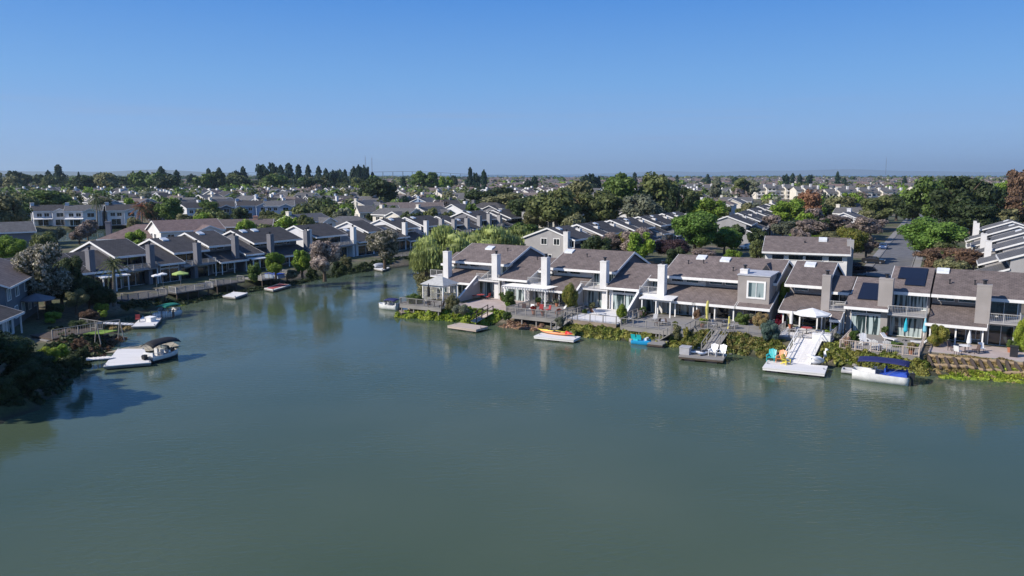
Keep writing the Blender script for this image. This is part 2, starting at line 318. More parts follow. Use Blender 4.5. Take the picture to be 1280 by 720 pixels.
def build_land():
    xs = np.concatenate([np.arange(-330, -80, 4), np.arange(-80, 75, 1.0), np.arange(75, 204, 4)])
    ys = np.concatenate([np.arange(-122, 50, 4), np.arange(50, 225, 1.0), np.arange(225, 340, 3)])
    X, Y = np.meshgrid(xs, ys); P = np.stack([X.ravel(), Y.ravel()], 1)
    Z = np.concatenate([land_z(P[i:i + 8000]) for i in range(0, len(P), 8000)])
    nx, ny = len(xs), len(ys)
    edge = (X == xs[0]) | (X == xs[-1]) | (Y == ys[0]) | (Y == ys[-1])
    v = [(float(a), float(b), float(c)) for (a, b), c in zip(P, Z)]
    f = [(j * nx + i, j * nx + i + 1, (j + 1) * nx + i + 1, (j + 1) * nx + i) for j in range(ny - 1) for i in range(nx - 1)]
    # sheet on to the bay shore
    x0, x1, y0, y1 = float(xs[0]), float(xs[-1]), float(ys[0]), float(ys[-1]); k = len(v)
    FX, FY, BY = 9000, 5200, -1500
    v += [(x0, y1, GZ), (x1, y1, GZ), (-FX, y1, GZ), (FX, y1, GZ), (-FX, FY + 2500, GZ), (-1500, FY, GZ), (1500, FY - 300, GZ), (FX, FY + 1200, GZ),
          (-FX, BY, GZ), (x0, BY, GZ), (x1, BY, GZ), (FX, BY, GZ), (-FX, y0, GZ), (x0, y0, GZ), (x1, y0, GZ), (FX, y0, GZ)]
    f += [(k + 2, k, k + 1, k + 3, k + 7, k + 6, k + 5, k + 4), (k + 12, k + 13, k, k + 2), (k + 14, k + 15, k + 3, k + 1), (k + 8, k + 9, k + 13, k + 12), (k + 10, k + 11, k + 15, k + 14)]
    me = bpy.data.meshes.new('ground'); me.from_pydata(v, [], f); me.polygons.foreach_set('use_smooth', [True] * len(f)); me.update()
    o = bpy.data.objects.new('ground', me); col.objects.link(o); tag(o, kind='structure')
    m, N, L, b = newmat('ground'); b.inputs['Roughness'].default_value = .95
    geo = N.new('ShaderNodeNewGeometry'); n1 = N.new('ShaderNodeTexNoise'); n1.inputs['Scale'].default_value = .09; n1.inputs['Detail'].default_value = 8
    L.new(geo.outputs['Position'], n1.inputs[0]); r = N.new('ShaderNodeValToRGB'); r.color_ramp.elements[0].position = .38; r.color_ramp.elements[1].position = .62
    r.color_ramp.elements[0].color = (.05, .065, .022, 1); r.color_ramp.elements[1].color = (.15, .12, .085, 1); L.new(n1.outputs[0], r.inputs[0])
    e = r.color_ramp.elements.new(.5); e.color = (.085, .085, .04, 1)
    n2 = N.new('ShaderNodeTexNoise'); n2.inputs['Scale'].default_value = 2.5; n2.inputs['Detail'].default_value = 6; L.new(geo.outputs['Position'], n2.inputs[0])
    mr = N.new('ShaderNodeMapRange'); mr.inputs[1].default_value = .3; mr.inputs[2].default_value = .7; mr.inputs[3].default_value = .6; mr.inputs[4].default_value = 1.4; L.new(n2.outputs[0], mr.inputs[0])
    vm = N.new('ShaderNodeVectorMath'); vm.operation = 'SCALE'; L.new(r.outputs[0], vm.inputs[0]); L.new(mr.outputs[0], vm.inputs['Scale'])
    sz = N.new('ShaderNodeSeparateXYZ'); L.new(geo.outputs['Position'], sz.inputs[0]); wr = N.new('ShaderNodeMapRange'); wr.inputs[1].default_value = .12; wr.inputs[2].default_value = .5; L.new(sz.outputs[2], wr.inputs[0])
    wm = N.new('ShaderNodeMix'); wm.data_type = 'RGBA'; wm.inputs[6].default_value = (.03, .032, .018, 1); L.new(wr.outputs[0], wm.inputs[0]); L.new(vm.outputs[0], wm.inputs[7]); L.new(wm.outputs[2], b.inputs['Base Color'])   # wet mud and algae at the waterline
    bp = N.new('ShaderNodeBump'); bp.inputs['Strength'].default_value = .6; bp.inputs['Distance'].default_value = .15; L.new(n2.outputs[0], bp.inputs['Height']); L.new(bp.outputs[0], b.inputs['Normal'])
    me.materials.append(m)
build_land()
def build_water():
    m, N, L, b = newmat('water'); b.inputs['Roughness'].default_value = .07; b.inputs['IOR'].default_value = 1.21
    geo = N.new('ShaderNodeNewGeometry')
    n0 = N.new('ShaderNodeTexNoise'); n0.inputs['Scale'].default_value = .03; n0.inputs['Detail'].default_value = 3; L.new(geo.outputs['Position'], n0.inputs[0])
    r = N.new('ShaderNodeValToRGB'); r.color_ramp.elements[0].position = .35; r.color_ramp.elements[1].position = .65
    r.color_ramp.elements[0].color = (.055, .082, .05, 1); r.color_ramp.elements[1].color = (.078, .104, .068, 1); L.new(n0.outputs[0], r.inputs[0]); L.new(r.outputs[0], b.inputs['Base Color'])
    mp = N.new('ShaderNodeMapping'); mp.inputs['Rotation'].default_value = (0, 0, R(-20)); mp.inputs['Scale'].default_value = (.55, 1.6, 1); L.new(geo.outputs['Position'], mp.inputs[0])
    n1 = N.new('ShaderNodeTexNoise'); n1.inputs['Scale'].default_value = 1.7; n1.inputs['Detail'].default_value = 4; n1.inputs['Distortion'].default_value = .6; L.new(mp.outputs[0], n1.inputs[0])
    n3 = N.new('ShaderNodeTexNoise'); n3.inputs['Scale'].default_value = .07; n3.inputs['Detail'].default_value = 4; L.new(geo.outputs['Position'], n3.inputs[0])
    mr = N.new('ShaderNodeMapRange'); mr.inputs[1].default_value = .45; mr.inputs[2].default_value = .6; mr.inputs[3].default_value = .22; mr.inputs[4].default_value = 1.0; L.new(n3.outputs[0], mr.inputs[0])
    bp = N.new('ShaderNodeBump'); bp.inputs['Distance'].default_value = .045; L.new(n1.outputs[0], bp.inputs['Height']); L.new(mr.outputs[0], bp.inputs['Strength']); L.new(bp.outputs[0], b.inputs['Normal'])
    o = MB().add([(-330, -122, 0), (204, -122, 0), (204, 340, 0), (-330, 340, 0)], [(0, 1, 2, 3)]).build('lagoon_water', m); tag(o, kind='structure')
    o = MB().add([(-20000, 4700, -.3), (20000, 4700, -.3), (30000, 40000, -.3), (-30000, 40000, -.3)], [(0, 1, 2, 3)]).build('bay_water', mat('bay', (.05, .09, .13), .35)); tag(o, kind='structure')
build_water()
def hills(name, y, x0, x1, hmax, seed, dark):
    rnd = random.Random(seed); n = 90; v = []; f = []; ph = [rnd.uniform(0, 6) for _ in range(5)]
    for i in range(n + 1):
        t = i / n; x = x0 + (x1 - x0) * t
        h = hmax * (.55 + .25 * math.sin(3 * t + ph[0]) + .14 * math.sin(9 * t + ph[1]) + .06 * math.sin(23 * t + ph[2]) + .03 * math.sin(51 * t + ph[3])) * min(1, 6 * t, 6 * (1 - t))
        v += [(x, y - hmax * 3, -5), (x, y - hmax * .8, h * .55), (x, y, h), (x, y + hmax * 3, -5)]
    for i in range(n):
        for j in range(3): a = i * 4 + j; f.append((a, a + 4, a + 5, a + 1))
    o = MB().add(v, f).build(name, mat('hill_' + name, dark, .95), smooth=True); tag(o, kind='structure')
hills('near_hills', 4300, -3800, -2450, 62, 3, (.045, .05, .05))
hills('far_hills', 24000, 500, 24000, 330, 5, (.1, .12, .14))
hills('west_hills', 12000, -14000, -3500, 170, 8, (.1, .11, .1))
# ------------------------------------------------------------------ roads
def strip(name, p, q, w, m, z=0.0):
    p, q = Vector((*p, 0)), Vector((*q, 0)); d = (q - p).normalized(); a = Vector((-d.y, d.x, 0)) * w / 2
    o = MB().add([(p.x - a.x, p.y - a.y, GZ + z), (q.x - a.x, q.y - a.y, GZ + z), (q.x + a.x, q.y + a.y, GZ + z), (p.x + a.x, p.y + a.y, GZ + z)], [(3, 2, 1, 0)]).build(name, m)
    return tag(o, kind='structure')
def kerb(name, p, q, w=.2):
    p, q = Vector((*p, 0)), Vector((*q, 0)); o = MB().bar((p.x, p.y, GZ + .06), (q.x, q.y, GZ + .06), w, .13).build(name, 'pavement'); tag(o, kind='structure')
RD0, RD1 = (68.5, 143), (193, 373)
strip('road', RD0, RD1, 6.8, 'asphalt', .012)
rd = Vector((RD1[0] - RD0[0], RD1[1] - RD0[1])).normalized(); rn = Vector((-rd.y, rd.x))
for sgn in (-1, 1):
    kerb('kerb', (RD0[0] + rn.x * sgn * 3.5, RD0[1] + rn.y * sgn * 3.5), (RD1[0] + rn.x * sgn * 3.5, RD1[1] + rn.y * sgn * 3.5))
    strip('pavement', (RD0[0] + rn.x * sgn * 4.4, RD0[1] + rn.y * sgn * 4.4), (RD1[0] + rn.x * sgn * 4.4, RD1[1] + rn.y * sgn * 4.4), 1.4, 'pavement', .02)
strip('side_road', (90, 196), (36, 226), 7, 'asphalt', .016)
strip('rear_lane', FR.w(-14, 22), FR.w(80, 22), 6, 'asphalt', .02)
strip('west_street', FL.w(-60, 30), FL.w(110, 30), 8, 'asphalt', .012)
strip('far_street', (-320, 380), (40, 560), 9, 'asphalt', .012)
strip('promenade', px(60, 281), px(235, 281), 3, 'pavement', .012)

# ------------------------------------------------------------------ crowns
NPR = np.random.RandomState(11)
def leafquads(P, Nn, size, rs, aspect=1.5):
    n = len(P); r = rs.normal(size=(n, 3)); t = np.cross(Nn, r); t /= np.linalg.norm(t, axis=1)[:, None] + 1e-9
    b = np.cross(Nn, t); b /= np.linalg.norm(b, axis=1)[:, None] + 1e-9
    sz = size * rs.uniform(.6, 1.3, n)[:, None]
    return np.stack([P - t * sz * aspect, P - b * sz, P + t * sz * aspect, P + b * sz], 1).reshape(-1, 3)
ICO_V = None
def ico():
    global ICO_V
    if ICO_V is None:
        import bmesh
        bm = bmesh.new(); bmesh.ops.create_icosphere(bm, subdivisions=2, radius=1)
        ICO_V = (np.array([v.co[:] for v in bm.verts]), np.array([[v.index for v in f.verts] for f in bm.faces])); bm.free()
    return ICO_V
def mesh_np(name, V, quads, tris, mats, mi=None):
    me = bpy.data.meshes.new(name)
    loops = np.concatenate([quads.ravel(), tris.ravel()]) if len(tris) else quads.ravel()
    nq, ntr = len(quads), len(tris)
    me.vertices.add(len(V)); me.vertices.foreach_set('co', V.astype(np.float32).ravel())
    me.loops.add(len(loops)); me.loops.foreach_set('vertex_index', loops.astype(np.int32))
    me.polygons.add(nq + ntr)
    st = np.concatenate([np.arange(nq) * 4, nq * 4 + np.arange(ntr) * 3]).astype(np.int32)
    me.polygons.foreach_set('loop_start', st)
    if mi is not None: me.polygons.foreach_set('material_index', mi.astype(np.int32))
    me.update(calc_edges=True); me.validate()
    for m in mats: me.materials.append(m)
    return me
def crown_points(kind, n, rs):
    """points, outward normals, cores [(centre, radii)]: crown in x,y -1..1 and z 0..1"""
    if kind == 'cone':
        z = rs.uniform(0, 1, n) ** 1.15; nt_ = rs.uniform(5, 8); tier = (z * nt_ + rs.uniform(0, 1)) % 1; ti = (z * nt_).astype(int); tr = rs.uniform(.65, 1.2, 12)[ti]
        rad = (1 - z) ** .62 * (1 - .3 * tier) * tr + .02; rad *= rs.uniform(.6, 1.15, n); a = rs.uniform(0, 2 * np.pi, n)
        lump = 1 + .32 * np.sin(a * 2 + z * 9 + rs.uniform(0, 6)) + .12 * np.sin(a * 5 - z * 14); rad *= lump
        P = np.stack([rad * np.cos(a), rad * np.sin(a), z], 1); N = np.stack([np.cos(a), np.sin(a), .5 + 0 * a], 1)
        cores = [((0, 0, .04 + .1 * k), (.5 * (1 - .1 * k) ** .9, .5 * (1 - .1 * k) ** .9, .12)) for k in range(8)]
        return P, N, cores
    k = dict(round=26, column=20, wide=34, weep=22, loose=30)[kind]
    C = []; Rr = []
    for i in range(k):
        while True:
            c = rs.uniform(-1, 1, 3)
            if np.linalg.norm(c) < 1 and np.linalg.norm(c) > .35: break
        if kind == 'wide': c[2] = abs(c[2]) * 1.5 - .55
        C.append((c[0] * .72, c[1] * .72, .5 + c[2] * .36)); Rr.append(rs.uniform(.2, .36) * (.8 if kind == 'loose' else 1))
    C = np.array(C); Rr = np.array(Rr)
    zs = .52 if kind != 'column' else .3
    ix = rs.choice(k, n, p=Rr ** 2 / (Rr ** 2).sum()); d = rs.normal(size=(n, 3)); d[:, 2] += .25; d /= np.linalg.norm(d, axis=1)[:, None]
    rr = Rr[ix] * rs.uniform(.72, 1.12, n) ** (1 if kind != 'loose' else 1.5)
    P = C[ix] + d * rr[:, None] * np.array([1, 1, zs])
    if kind == 'weep':
        fall = rs.uniform(0, 1, n) ** 1.3 * np.clip(P[:, 2], 0, 1) * (np.hypot(P[:, 0], P[:, 1]) > .25)
        P[:, 2] -= fall * .8; P[:, 0] *= 1 + .12 * fall; P[:, 1] *= 1 + .12 * fall; d = d * .5; d[:, 2] = 0; d += rs.normal(size=(n, 3)) * .1
    P[:, 2] = np.clip(P[:, 2], -.04, 1.05)
    core = .7 if kind != 'loose' else .5
    cores = [(C[i], (Rr[i] * core, Rr[i] * core, Rr[i] * core * zs)) for i in range(k)]
    return P, d, cores
CROWNS = {}
def crown_mesh(kind, mkey, lod, var=0):
    key = (kind, mkey, lod, var)
    if key in CROWNS: return CROWNS[key]
    rs = np.random.RandomState(abs(hash((kind, lod, var))) % 9999 if False else sum(map(ord, kind)) + lod * 31 + var * 97)
    n, size = {0: (13000, .026), 1: (4500, .045), 2: (1300, .078), 3: (330, .15)}[lod]
    if kind == 'weep': size *= .8
    P, N, cores = crown_points(kind, n, rs)
    N = N + rs.normal(size=N.shape) * .55; N /= np.linalg.norm(N, axis=1)[:, None] + 1e-9
    V = leafquads(P, N, size, rs)
    if kind == 'weep':   # hanging leaves
        V = V.reshape(-1, 4, 3); c = V.mean(1, keepdims=True); dlt = V - c; dlt[..., 2] *= 2.4; dlt[..., :2] *= .6; V = (c + dlt).reshape(-1, 3)
    else:
        V = V.reshape(-1, 4, 3); c = V.mean(1, keepdims=True); dlt = V - c; dlt[..., 2] *= .6; V = (c + dlt).reshape(-1, 3)
    Q = np.arange(len(V)).reshape(-1, 4); iv, it = ico(); VV = [V]; T = []; k = len(V)
    for c, r in cores:
        nv = iv * (1 + .18 * np.sin(iv[:, [0]] * 7 + iv[:, [1]] * 5 + c[0] * 9)) * np.array(r) + np.array(c); VV.append(nv); T.append(it + k); k += len(iv)
    T = np.concatenate(T)
    me = mesh_np(f'{kind}_crown', np.concatenate(VV), Q, T, [FOL[mkey]]); CROWNS[key] = me; return me
TRUNKS = {}
def trunk_mesh(v, m):
    if (v, m) in TRUNKS: return TRUNKS[(v, m)]
    rnd = random.Random(v * 7 + 1); mb = MB(); bend = [rnd.uniform(-.4, .4) for _ in range(2)]
    pts = [(bend[0] * t * t, bend[1] * t * t, t * 10) for t in (0, .2, .4, .6, .8)]
    mb.tube(pts, [.55, .42, .36, .28, .16], 8)
    for i in range(7):
        a = i * 2.4 + rnd.uniform(0, 1); z = 3.2 + i * .55; L_ = rnd.uniform(2.2, 3.4)
        b0 = Vector((bend[0] * .16, bend[1] * .16, z)); d = Vector((math.cos(a), math.sin(a), .9))
        mb.tube([b0, b0 + d * L_ * .5, b0 + d * L_ + Vector((0, 0, .5))], [.2, .13, .05], 6)
    o = mb.build('trunk', m); me = o.data; bpy.data.objects.remove(o); TRUNKS[(v, m)] = me; return me
ALLTREES = []
def tree(label, x, y, h, wd, kind='round', mkey='green', lod=1, base=.18, name='broadleaf_tree', cat='tree', group=None, var=None, rot=None, bark='bark', z=GZ):
    """a tree with its trunk and crown; x, y metres, h height, wd crown width"""
    var = random.randrange(3) if var is None else var; rot = random.uniform(0, 6.28) if rot is None else rot
    if lod >= 2:      # too small in view to show parts
        key = ('whole', kind, mkey, lod, var)
        if key not in CROWNS:
            cm = crown_mesh(kind, mkey, lod, var); nv = len(cm.vertices); V = np.empty(nv * 3, np.float32); cm.vertices.foreach_get('co', V); V = V.reshape(-1, 3).copy()
            V[:, 2] = V[:, 2] * .84 + .16
            nq = sum(1 for p in cm.polygons if len(p.vertices) == 4)
            Q = np.array([p.vertices[:] for p in cm.polygons[:nq]]); T = np.array([p.vertices[:] for p in cm.polygons[nq:]])
            tv = np.array([(.07 * math.cos(t), .07 * math.sin(t), zz) for zz in (0, .4) for t in (0, 1.57, 3.14, 4.71)])
            tq = np.array([(j, (j + 1) % 4, (j + 1) % 4 + 4, j + 4) for j in range(4)]) + nv
            mi = np.concatenate([np.zeros(nq), np.ones(4), np.zeros(len(T))])
            CROWNS[key] = mesh_np(name, np.concatenate([V, tv]), np.concatenate([Q, tq]), T, [FOL[mkey], MATS['bark']], mi)
        o = bpy.data.objects.new(name, CROWNS[key]); col.objects.link(o)
        o.location = (x, y, z); o.rotation_euler = (0, 0, rot); o.scale = (wd / 2, wd / 2, h)
        tag(o, label, cat, group); ALLTREES.append(o); return o
    root = thing(name, label, cat, x, y, z, rot, group)
    t = bpy.data.objects.new('trunk', trunk_mesh(var, bark)); col.objects.link(t); t.parent = root
    t.scale = (h / 11, h / 11, h * .085)
    c = bpy.data.objects.new('crown', crown_mesh(kind, mkey, lod, var)); col.objects.link(c); c.parent = root
    c.location = (0, 0, h * base); c.scale = (wd / 2, wd / 2, h * (1 - base))
    ALLTREES.append(root); return root
def ptree(label, u, vbase, vtop, wpx, kind='round', mkey='green', lod=None, **k):
    """tree standing where the photograph shows its foot; real height and width from the distance"""
    x, y = px(u, vbase); D = y
    h = HC - (vtop - 218.0) * D / FPX * 1.0 - GZ; wd = wpx * D / FPX
    h *= 1.07; wd *= 1.14
    if lod is None: lod = 0 if wpx > 26 and D < 190 else (1 if wpx > 17 else 2)
    return tree(label, x, y, max(h, 1.2), wd, kind, mkey, lod, **k)
def palm(label, u, vbase, vtop, wpx, mkey='palm', nf=34, droop=1.0, skirt=False):
    x, y = px(u, vbase); D = y; h = HC - (vtop - 218.0) * D / FPX - GZ; r = wpx * D / FPX / 2
    root = thing('palm_tree', label, 'palm tree', x, y, GZ, random.uniform(0, 6))
    hc = h - r * .7
    MB().tube([(0, 0, 0), (.12, .05, hc * .5), (.25, .05, hc)], [.34, .24, .2], 9).build('trunk', 'bark_pale', root)
    mb = MB(); rnd = random.Random(int(u))
    for i in range(nf):
        a = i * 2.399; el = 1.25 - 1.9 * (i / nf) * droop; L_ = r * rnd.uniform(.95, 1.15); pts = []
        for k in range(6):
            t = k / 5; rr = L_ * t * math.cos(el) if el > -.4 else L_ * t * .6
            zz = hc + L_ * t * math.sin(el) - .55 * L_ * t * t
            pts.append(Vector((.25 + rr * math.cos(a), .05 + rr * math.sin(a), zz)))
        for k in range(5):
            p, q = pts[k], pts[k + 1]; d = (q - p).normalized(); s_ = d.cross(Vector((0, 0, 1))).normalized(); wv = r * .16 * (1 - abs(k - 1.5) / 4.2)
            dn = Vector((0, 0, -wv * .7))
            for sg in (-1, 1):
                for j in range(3):
                    a0 = p.lerp(q, j / 3); a1 = p.lerp(q, (j + .62) / 3)
                    tip = a0.lerp(q, .6) + s_ * sg * wv + dn
                    mb.add([a0, a1, tip], [(0, 1, 2)])
        mb.tube(pts, [.05, .045, .04, .03, .02, .01], 4)
    mb.build('crown', FOL[mkey], root); return root
def shrub(label, u, vbase, wpx, hpx, mkey='green', kind='round', name='shrub', cat='shrub', lod=1, group=None, z=GZ, xy=None):
    x, y = xy or px(u, vbase, z); D = y
    key = crown_mesh(kind, mkey, lod, random.randrange(3)); o = bpy.data.objects.new(name, key); col.objects.link(o)
    o.location = (x, y, z - .1); o.rotation_euler = (0, 0, random.uniform(0, 6)); o.scale = (wpx * D / FPX / 2, wpx * D / FPX / 2, hpx * D / FPX * 1.02 + .1)
    return tag(o, label, cat, group)
def cover(name, label, cat, path, width, mkey, n, hgt=.5, leaf=.16, seed=1, zoff=0):
    """ground cover along a path of (x, y), leaves in low mounds on the bank"""
    rs = np.random.RandomState(seed); P = np.array(path, float); seg = np.diff(P, axis=0); L_ = np.linalg.norm(seg, axis=1); cum = np.concatenate([[0], np.cumsum(L_)])
    nc = max(4, int(cum[-1] * width * 2.4)); tc = rs.uniform(0, cum[-1], nc)
    i = np.clip(np.searchsorted(cum, tc) - 1, 0, len(seg) - 1); f = (tc - cum[i]) / L_[i]
    base = P[i] + seg[i] * f[:, None]; nn = np.stack([-seg[i][:, 1], seg[i][:, 0]], 1) / L_[i][:, None]
    cc = base + nn * rs.uniform(-.5, .5, nc)[:, None] * width; cr = rs.uniform(.25, .75, nc); ch = rs.uniform(.25, 1, nc) * hgt
    ix = rs.choice(nc, n); d = rs.normal(size=(n, 3)); d[:, 2] = abs(d[:, 2]) + .2; d /= np.linalg.norm(d, axis=1)[:, None]
    XY = cc[ix] + d[:, :2] * cr[ix][:, None] * rs.uniform(.6, 1.1, n)[:, None]
    Z = np.maximum(land_z(XY), -.05) + d[:, 2] * ch[ix] * rs.uniform(.5, 1.1, n) + zoff
    Nn = d + rs.normal(size=d.shape) * .5; Nn /= np.linalg.norm(Nn, axis=1)[:, None]
    V = leafquads(np.concatenate([XY, Z[:, None]], 1), Nn, leaf, rs, 1.3)
    me = mesh_np(name, V, np.arange(len(V)).reshape(-1, 4), np.zeros((0, 3), int), [FOL[mkey]])
    o = bpy.data.objects.new(name, me); col.objects.link(o); return tag(o, label, cat, kind='stuff')

# ------------------------------------------------------------------ townhouses
def opening(root, name, x0, x1, z0, z1, y, glass='glass_curtain', frame='trim_white', mull=1, side='front', fw=.09):
    """window or sliding door: the glazed panel is the part, its frame a sub-part; y = wall plane"""
    g = MB(); f = MB()
    if side == 'front':
        g.box(x0, x1, y - .03, y + .06, z0, z1)
        for a, b_, c, d in ((x0 - fw, x0, z0 - fw, z1 + fw), (x1, x1 + fw, z0 - fw, z1 + fw), (x0, x1, z0 - fw, z0), (x0, x1, z1, z1 + fw)): f.box(a, b_, y - .08, y + .03, c, d)
        for i in range(1, mull + 1):
            xm = x0 + (x1 - x0) * i / (mull + 1); f.box(xm - .03, xm + .03, y - .06, y + .02, z0, z1)
    else:      # on a wall whose plane is x = y, opening runs along local y from x0 to x1; side -1 or +1 is the outward sign
        s_ = side; xa, xb = sorted((y - s_ * .06, y + s_ * .03)); g.box(xa, xb, x0, x1, z0, z1)
        xa, xb = sorted((y - s_ * .03, y + s_ * .08))
        for a, b_, c, d in ((x0 - fw, x0, z0 - fw, z1 + fw), (x1, x1 + fw, z0 - fw, z1 + fw), (x0, x1, z0 - fw, z0), (x0, x1, z1, z1 + fw)): f.box(xa, xb, a, b_, c, d)
        for i in range(1, mull + 1):
            xm = x0 + (x1 - x0) * i / (mull + 1); f.box(xa, xb - .01, xm - .03, xm + .03, z0, z1)
    o = g.build(name, glass, root); f.build('frame', frame, o); return o
def rail_mb(mb, p, q, z, h=1.0, gap=.16, post=1.6, th=.045, solid=False):
    p, q = Vector((*p, z)), Vector((*q, z)); L_ = (q - p).length; up = Vector((0, 0, 1))
    mb.bar(p + up * h, q + up * h, .09, .06); mb.bar(p + up * .1, q + up * .1, .05, .06)
    n = max(1, round(L_ / post))
    for i in range(n + 1): a = p.lerp(q, i / n); mb.bar(a, a + up * (h + .04), .1, .1)
    if solid:
        mb.bar(p + up * .5, q + up * .5, .03, .72)
    else:
        n = max(1, int(L_ / gap))
        for i in range(1, n): a = p.lerp(q, i / n); mb.bar(a + up * .1, a + up * h, th * .6, th * .6)
SL = .36
MR = 6.5
LW0, BW0 = 1.7, 1.2      # ground floor walls stand back under the low roofs and balconies
EZ, RZ, EN, RN, BN = 5.1, 7.45, 1.5, 8.0, 14.4       # upper eave height, ridge height, eave depth, ridge depth, back
def up_z(n): return EZ + SL * (n - EN) if n <= RN else EZ + SL * (RN - EN) - SL * (n - RN)
def low_z(n): return 2.25 + SL * (n + 1.5)
def mid_z(n): return 3.3 + SL * (n + 1.0)
def fascia(mb, s0, s1, n0, z0, n1, z1, front=True, rl=True, rr=True, w=.3):
    if front: mb.prism(s0 - .04, s1 + .04, [(n0 - .06, z0 - w), (n0 - .005, z0 - w), (n0 - .005, z0 + .03), (n0 - .06, z0 + .03)])
    for on, x in ((rl, s0), (rr, s1)):
        if on:
            xa, xb = (x - .05, x + .0) if x == s0 else (x - .0, x + .05)
            mb.prism(xa, xb, [(n0 - .06, z0 - w), (n1, z1 - w), (n1, z1 - .0), (n0 - .06, z0 - .0)])
def townhouse(fr, label, bays, chim=(), wall='stucco_white', roof='roof_brown', chmat=None, sky=(), solar=(), wing=(), pergola=None, group=None, vents=(), endl=False, endr=False, endwin=False, gd=False,
              glass='glass_curtain', rich=True, rails='rail_grey', nl=False, nr=False, zshift=0, nshift=0, dark_bays=()):
    """one attached house of a row. bays: (s0, s1, kind) with kind L low roof and clerestory, B balcony under the upper roof, M long middle roof, C balcony under it"""
    s00 = bays[0][0]; ox, oy = fr.w(s00, nshift)
    root = thing('townhouse', label, 'townhouse', ox, oy, GZ + zshift, fr.a, group)
    W, RF, T, SH = MB(), MB(), MB(), MB()
    def x(s): return s - s00
    nb = len(bays)
    for bi, (a, b, k) in enumerate(bays):
        a, b = x(a), x(b); first, last = bi == 0, bi == nb - 1
        prev = bays[bi - 1][2] if bi else None; nxt = bays[bi + 1][2] if not last else None
        hi = k in 'LBX'
        if k == 'L':
            W.prism(a, b, [(LW0, -.2), (LW0, low_z(LW0) - .25), (3, low_z(3) - .25), (3, EZ + SL * 1.5 - .25), (RN, RZ - .28), (BN - .6, up_z(BN - .6) - .25), (BN - .6, -.2)])
            RF.slab(a - (0 if nl else .25), b + (0 if nr and last else .15), -1.5, low_z(-1.5), 3.0, low_z(3.0), .2); fascia(T, a - .25, b + .15, -1.5, low_z(-1.5), 3, low_z(3), rl=not nl, rr=not (nr and last))
        elif k == 'B':
            W.prism(a, b, [(BW0, -.2), (BW0, 2.7), (3.2, 2.7), (3.2, EZ + SL * 1.7 - .25), (RN, RZ - .28), (BN - .6, up_z(BN - .6) - .25), (BN - .6, -.2)])
        elif k == 'M':
            W.prism(a, b, [(0, -.2), (0, mid_z(0) - .25), (MR, mid_z(MR) - .28), (BN - .6, 3.7), (BN - .6, -.2)])
            RF.slab(a - .1, b + .15, -1, mid_z(-1), MR, mid_z(MR), .2); RF.slab(a - .1, b + .15, MR, mid_z(MR), BN, 3.5, .2)
            fascia(T, a - .1, b + .15, -1, mid_z(-1), 3.3 if nxt == 'C' else MR, mid_z(3.3 if nxt == 'C' else MR), rl=(not prev or first) and not nl, rr=True)
        elif k == 'C':
            W.prism(a, b, [(BW0, -.2), (BW0, 2.7), (3.6, 2.7), (3.6, mid_z(3.6) - .25), (MR, mid_z(MR) - .28), (BN - .6, 3.7), (BN - .6, -.2)])
            RF.slab(a + .15, b + .1, 2.2, mid_z(2.2), MR, mid_z(MR), .2); RF.slab(a + .15, b + .1, MR, mid_z(MR), BN, 3.5, .2)
            fascia(T, a + .15, b + .1, 2.2, mid_z(2.2), MR, mid_z(MR), rl=False, rr=last)
        elif k == 'X':
            W.prism(a, b, [(1, -.2), (1, low_z(1) - .25), (3, low_z(3) - .25), (3, EZ), (RN, RZ - .28), (BN - .6, up_z(BN - .6) - .25), (BN - .6, -.2)])
            RF.slab(a - .0, b + .3, -1.5, low_z(-1.5), 3.0, low_z(3.0), .2); fascia(T, a, b + .3, -1.5, low_z(-1.5), 3, low_z(3))
    # upper roof over contiguous runs of high bays
    i = 0
    while i < nb:
        if bays[i][2] in 'LBX':
            j = i
            while j + 1 < nb and bays[j + 1][2] in 'LBX': j += 1
            a, b = x(bays[i][0]) - (.0 if nl and i == 0 else .3), x(bays[j][1]) + (.0 if nr and j == nb - 1 else .3)
            RF.slab(a, b, EN, EZ, RN, RZ, .2); RF.slab(a, b, RN, RZ, BN, up_z(BN), .2)
            fascia(T, a, b, EN, EZ, RN, RZ, rl=not (nl and i == 0), rr=not (nr and j == nb - 1), w=.32); fascia(T, a, b, BN, up_z(BN), RN, RZ, front=False, w=.32)
            i = j + 1
        else: i += 1
    W.build('wall', wall, root); RF.build('roof', roof, root); T.build('fascia', 'trim_white', root)
    for (a, b, k) in bays:
        a, b = x(a), x(b); gl = 'glass_dark' if k in dark_bays else glass
        if k in 'L':
            opening(root, 'sliding_door', a + .5, min(b - .5, a + 3.6), .05, 2.15, LW0, gl)
            if b - a > 5.2: opening(root, 'window', a + 4.2, b - .45, .4, 2.1, LW0, 'glass_dark')
            for xx in (a + .25, (a + b) / 2, b - .2): pp = MB(); pp.bar((xx, -1.1, -.1), (xx, -1.1, low_z(-1.1) - .2), .15); pp.build('porch_post', 'trim_white', root)
            zc = low_z(3) + .35
            w0 = a + .6
            while w0 + 1.9 < b:
                opening(root, 'window', w0, w0 + 1.6, zc + .05, EZ + .1, 3.0, 'glass_dark', mull=0, fw=.07); w0 += 2.1
        if k == 'X':
            opening(root, 'window', a + .5, b - .5, .3, 2.1, 1, 'glass_dark')
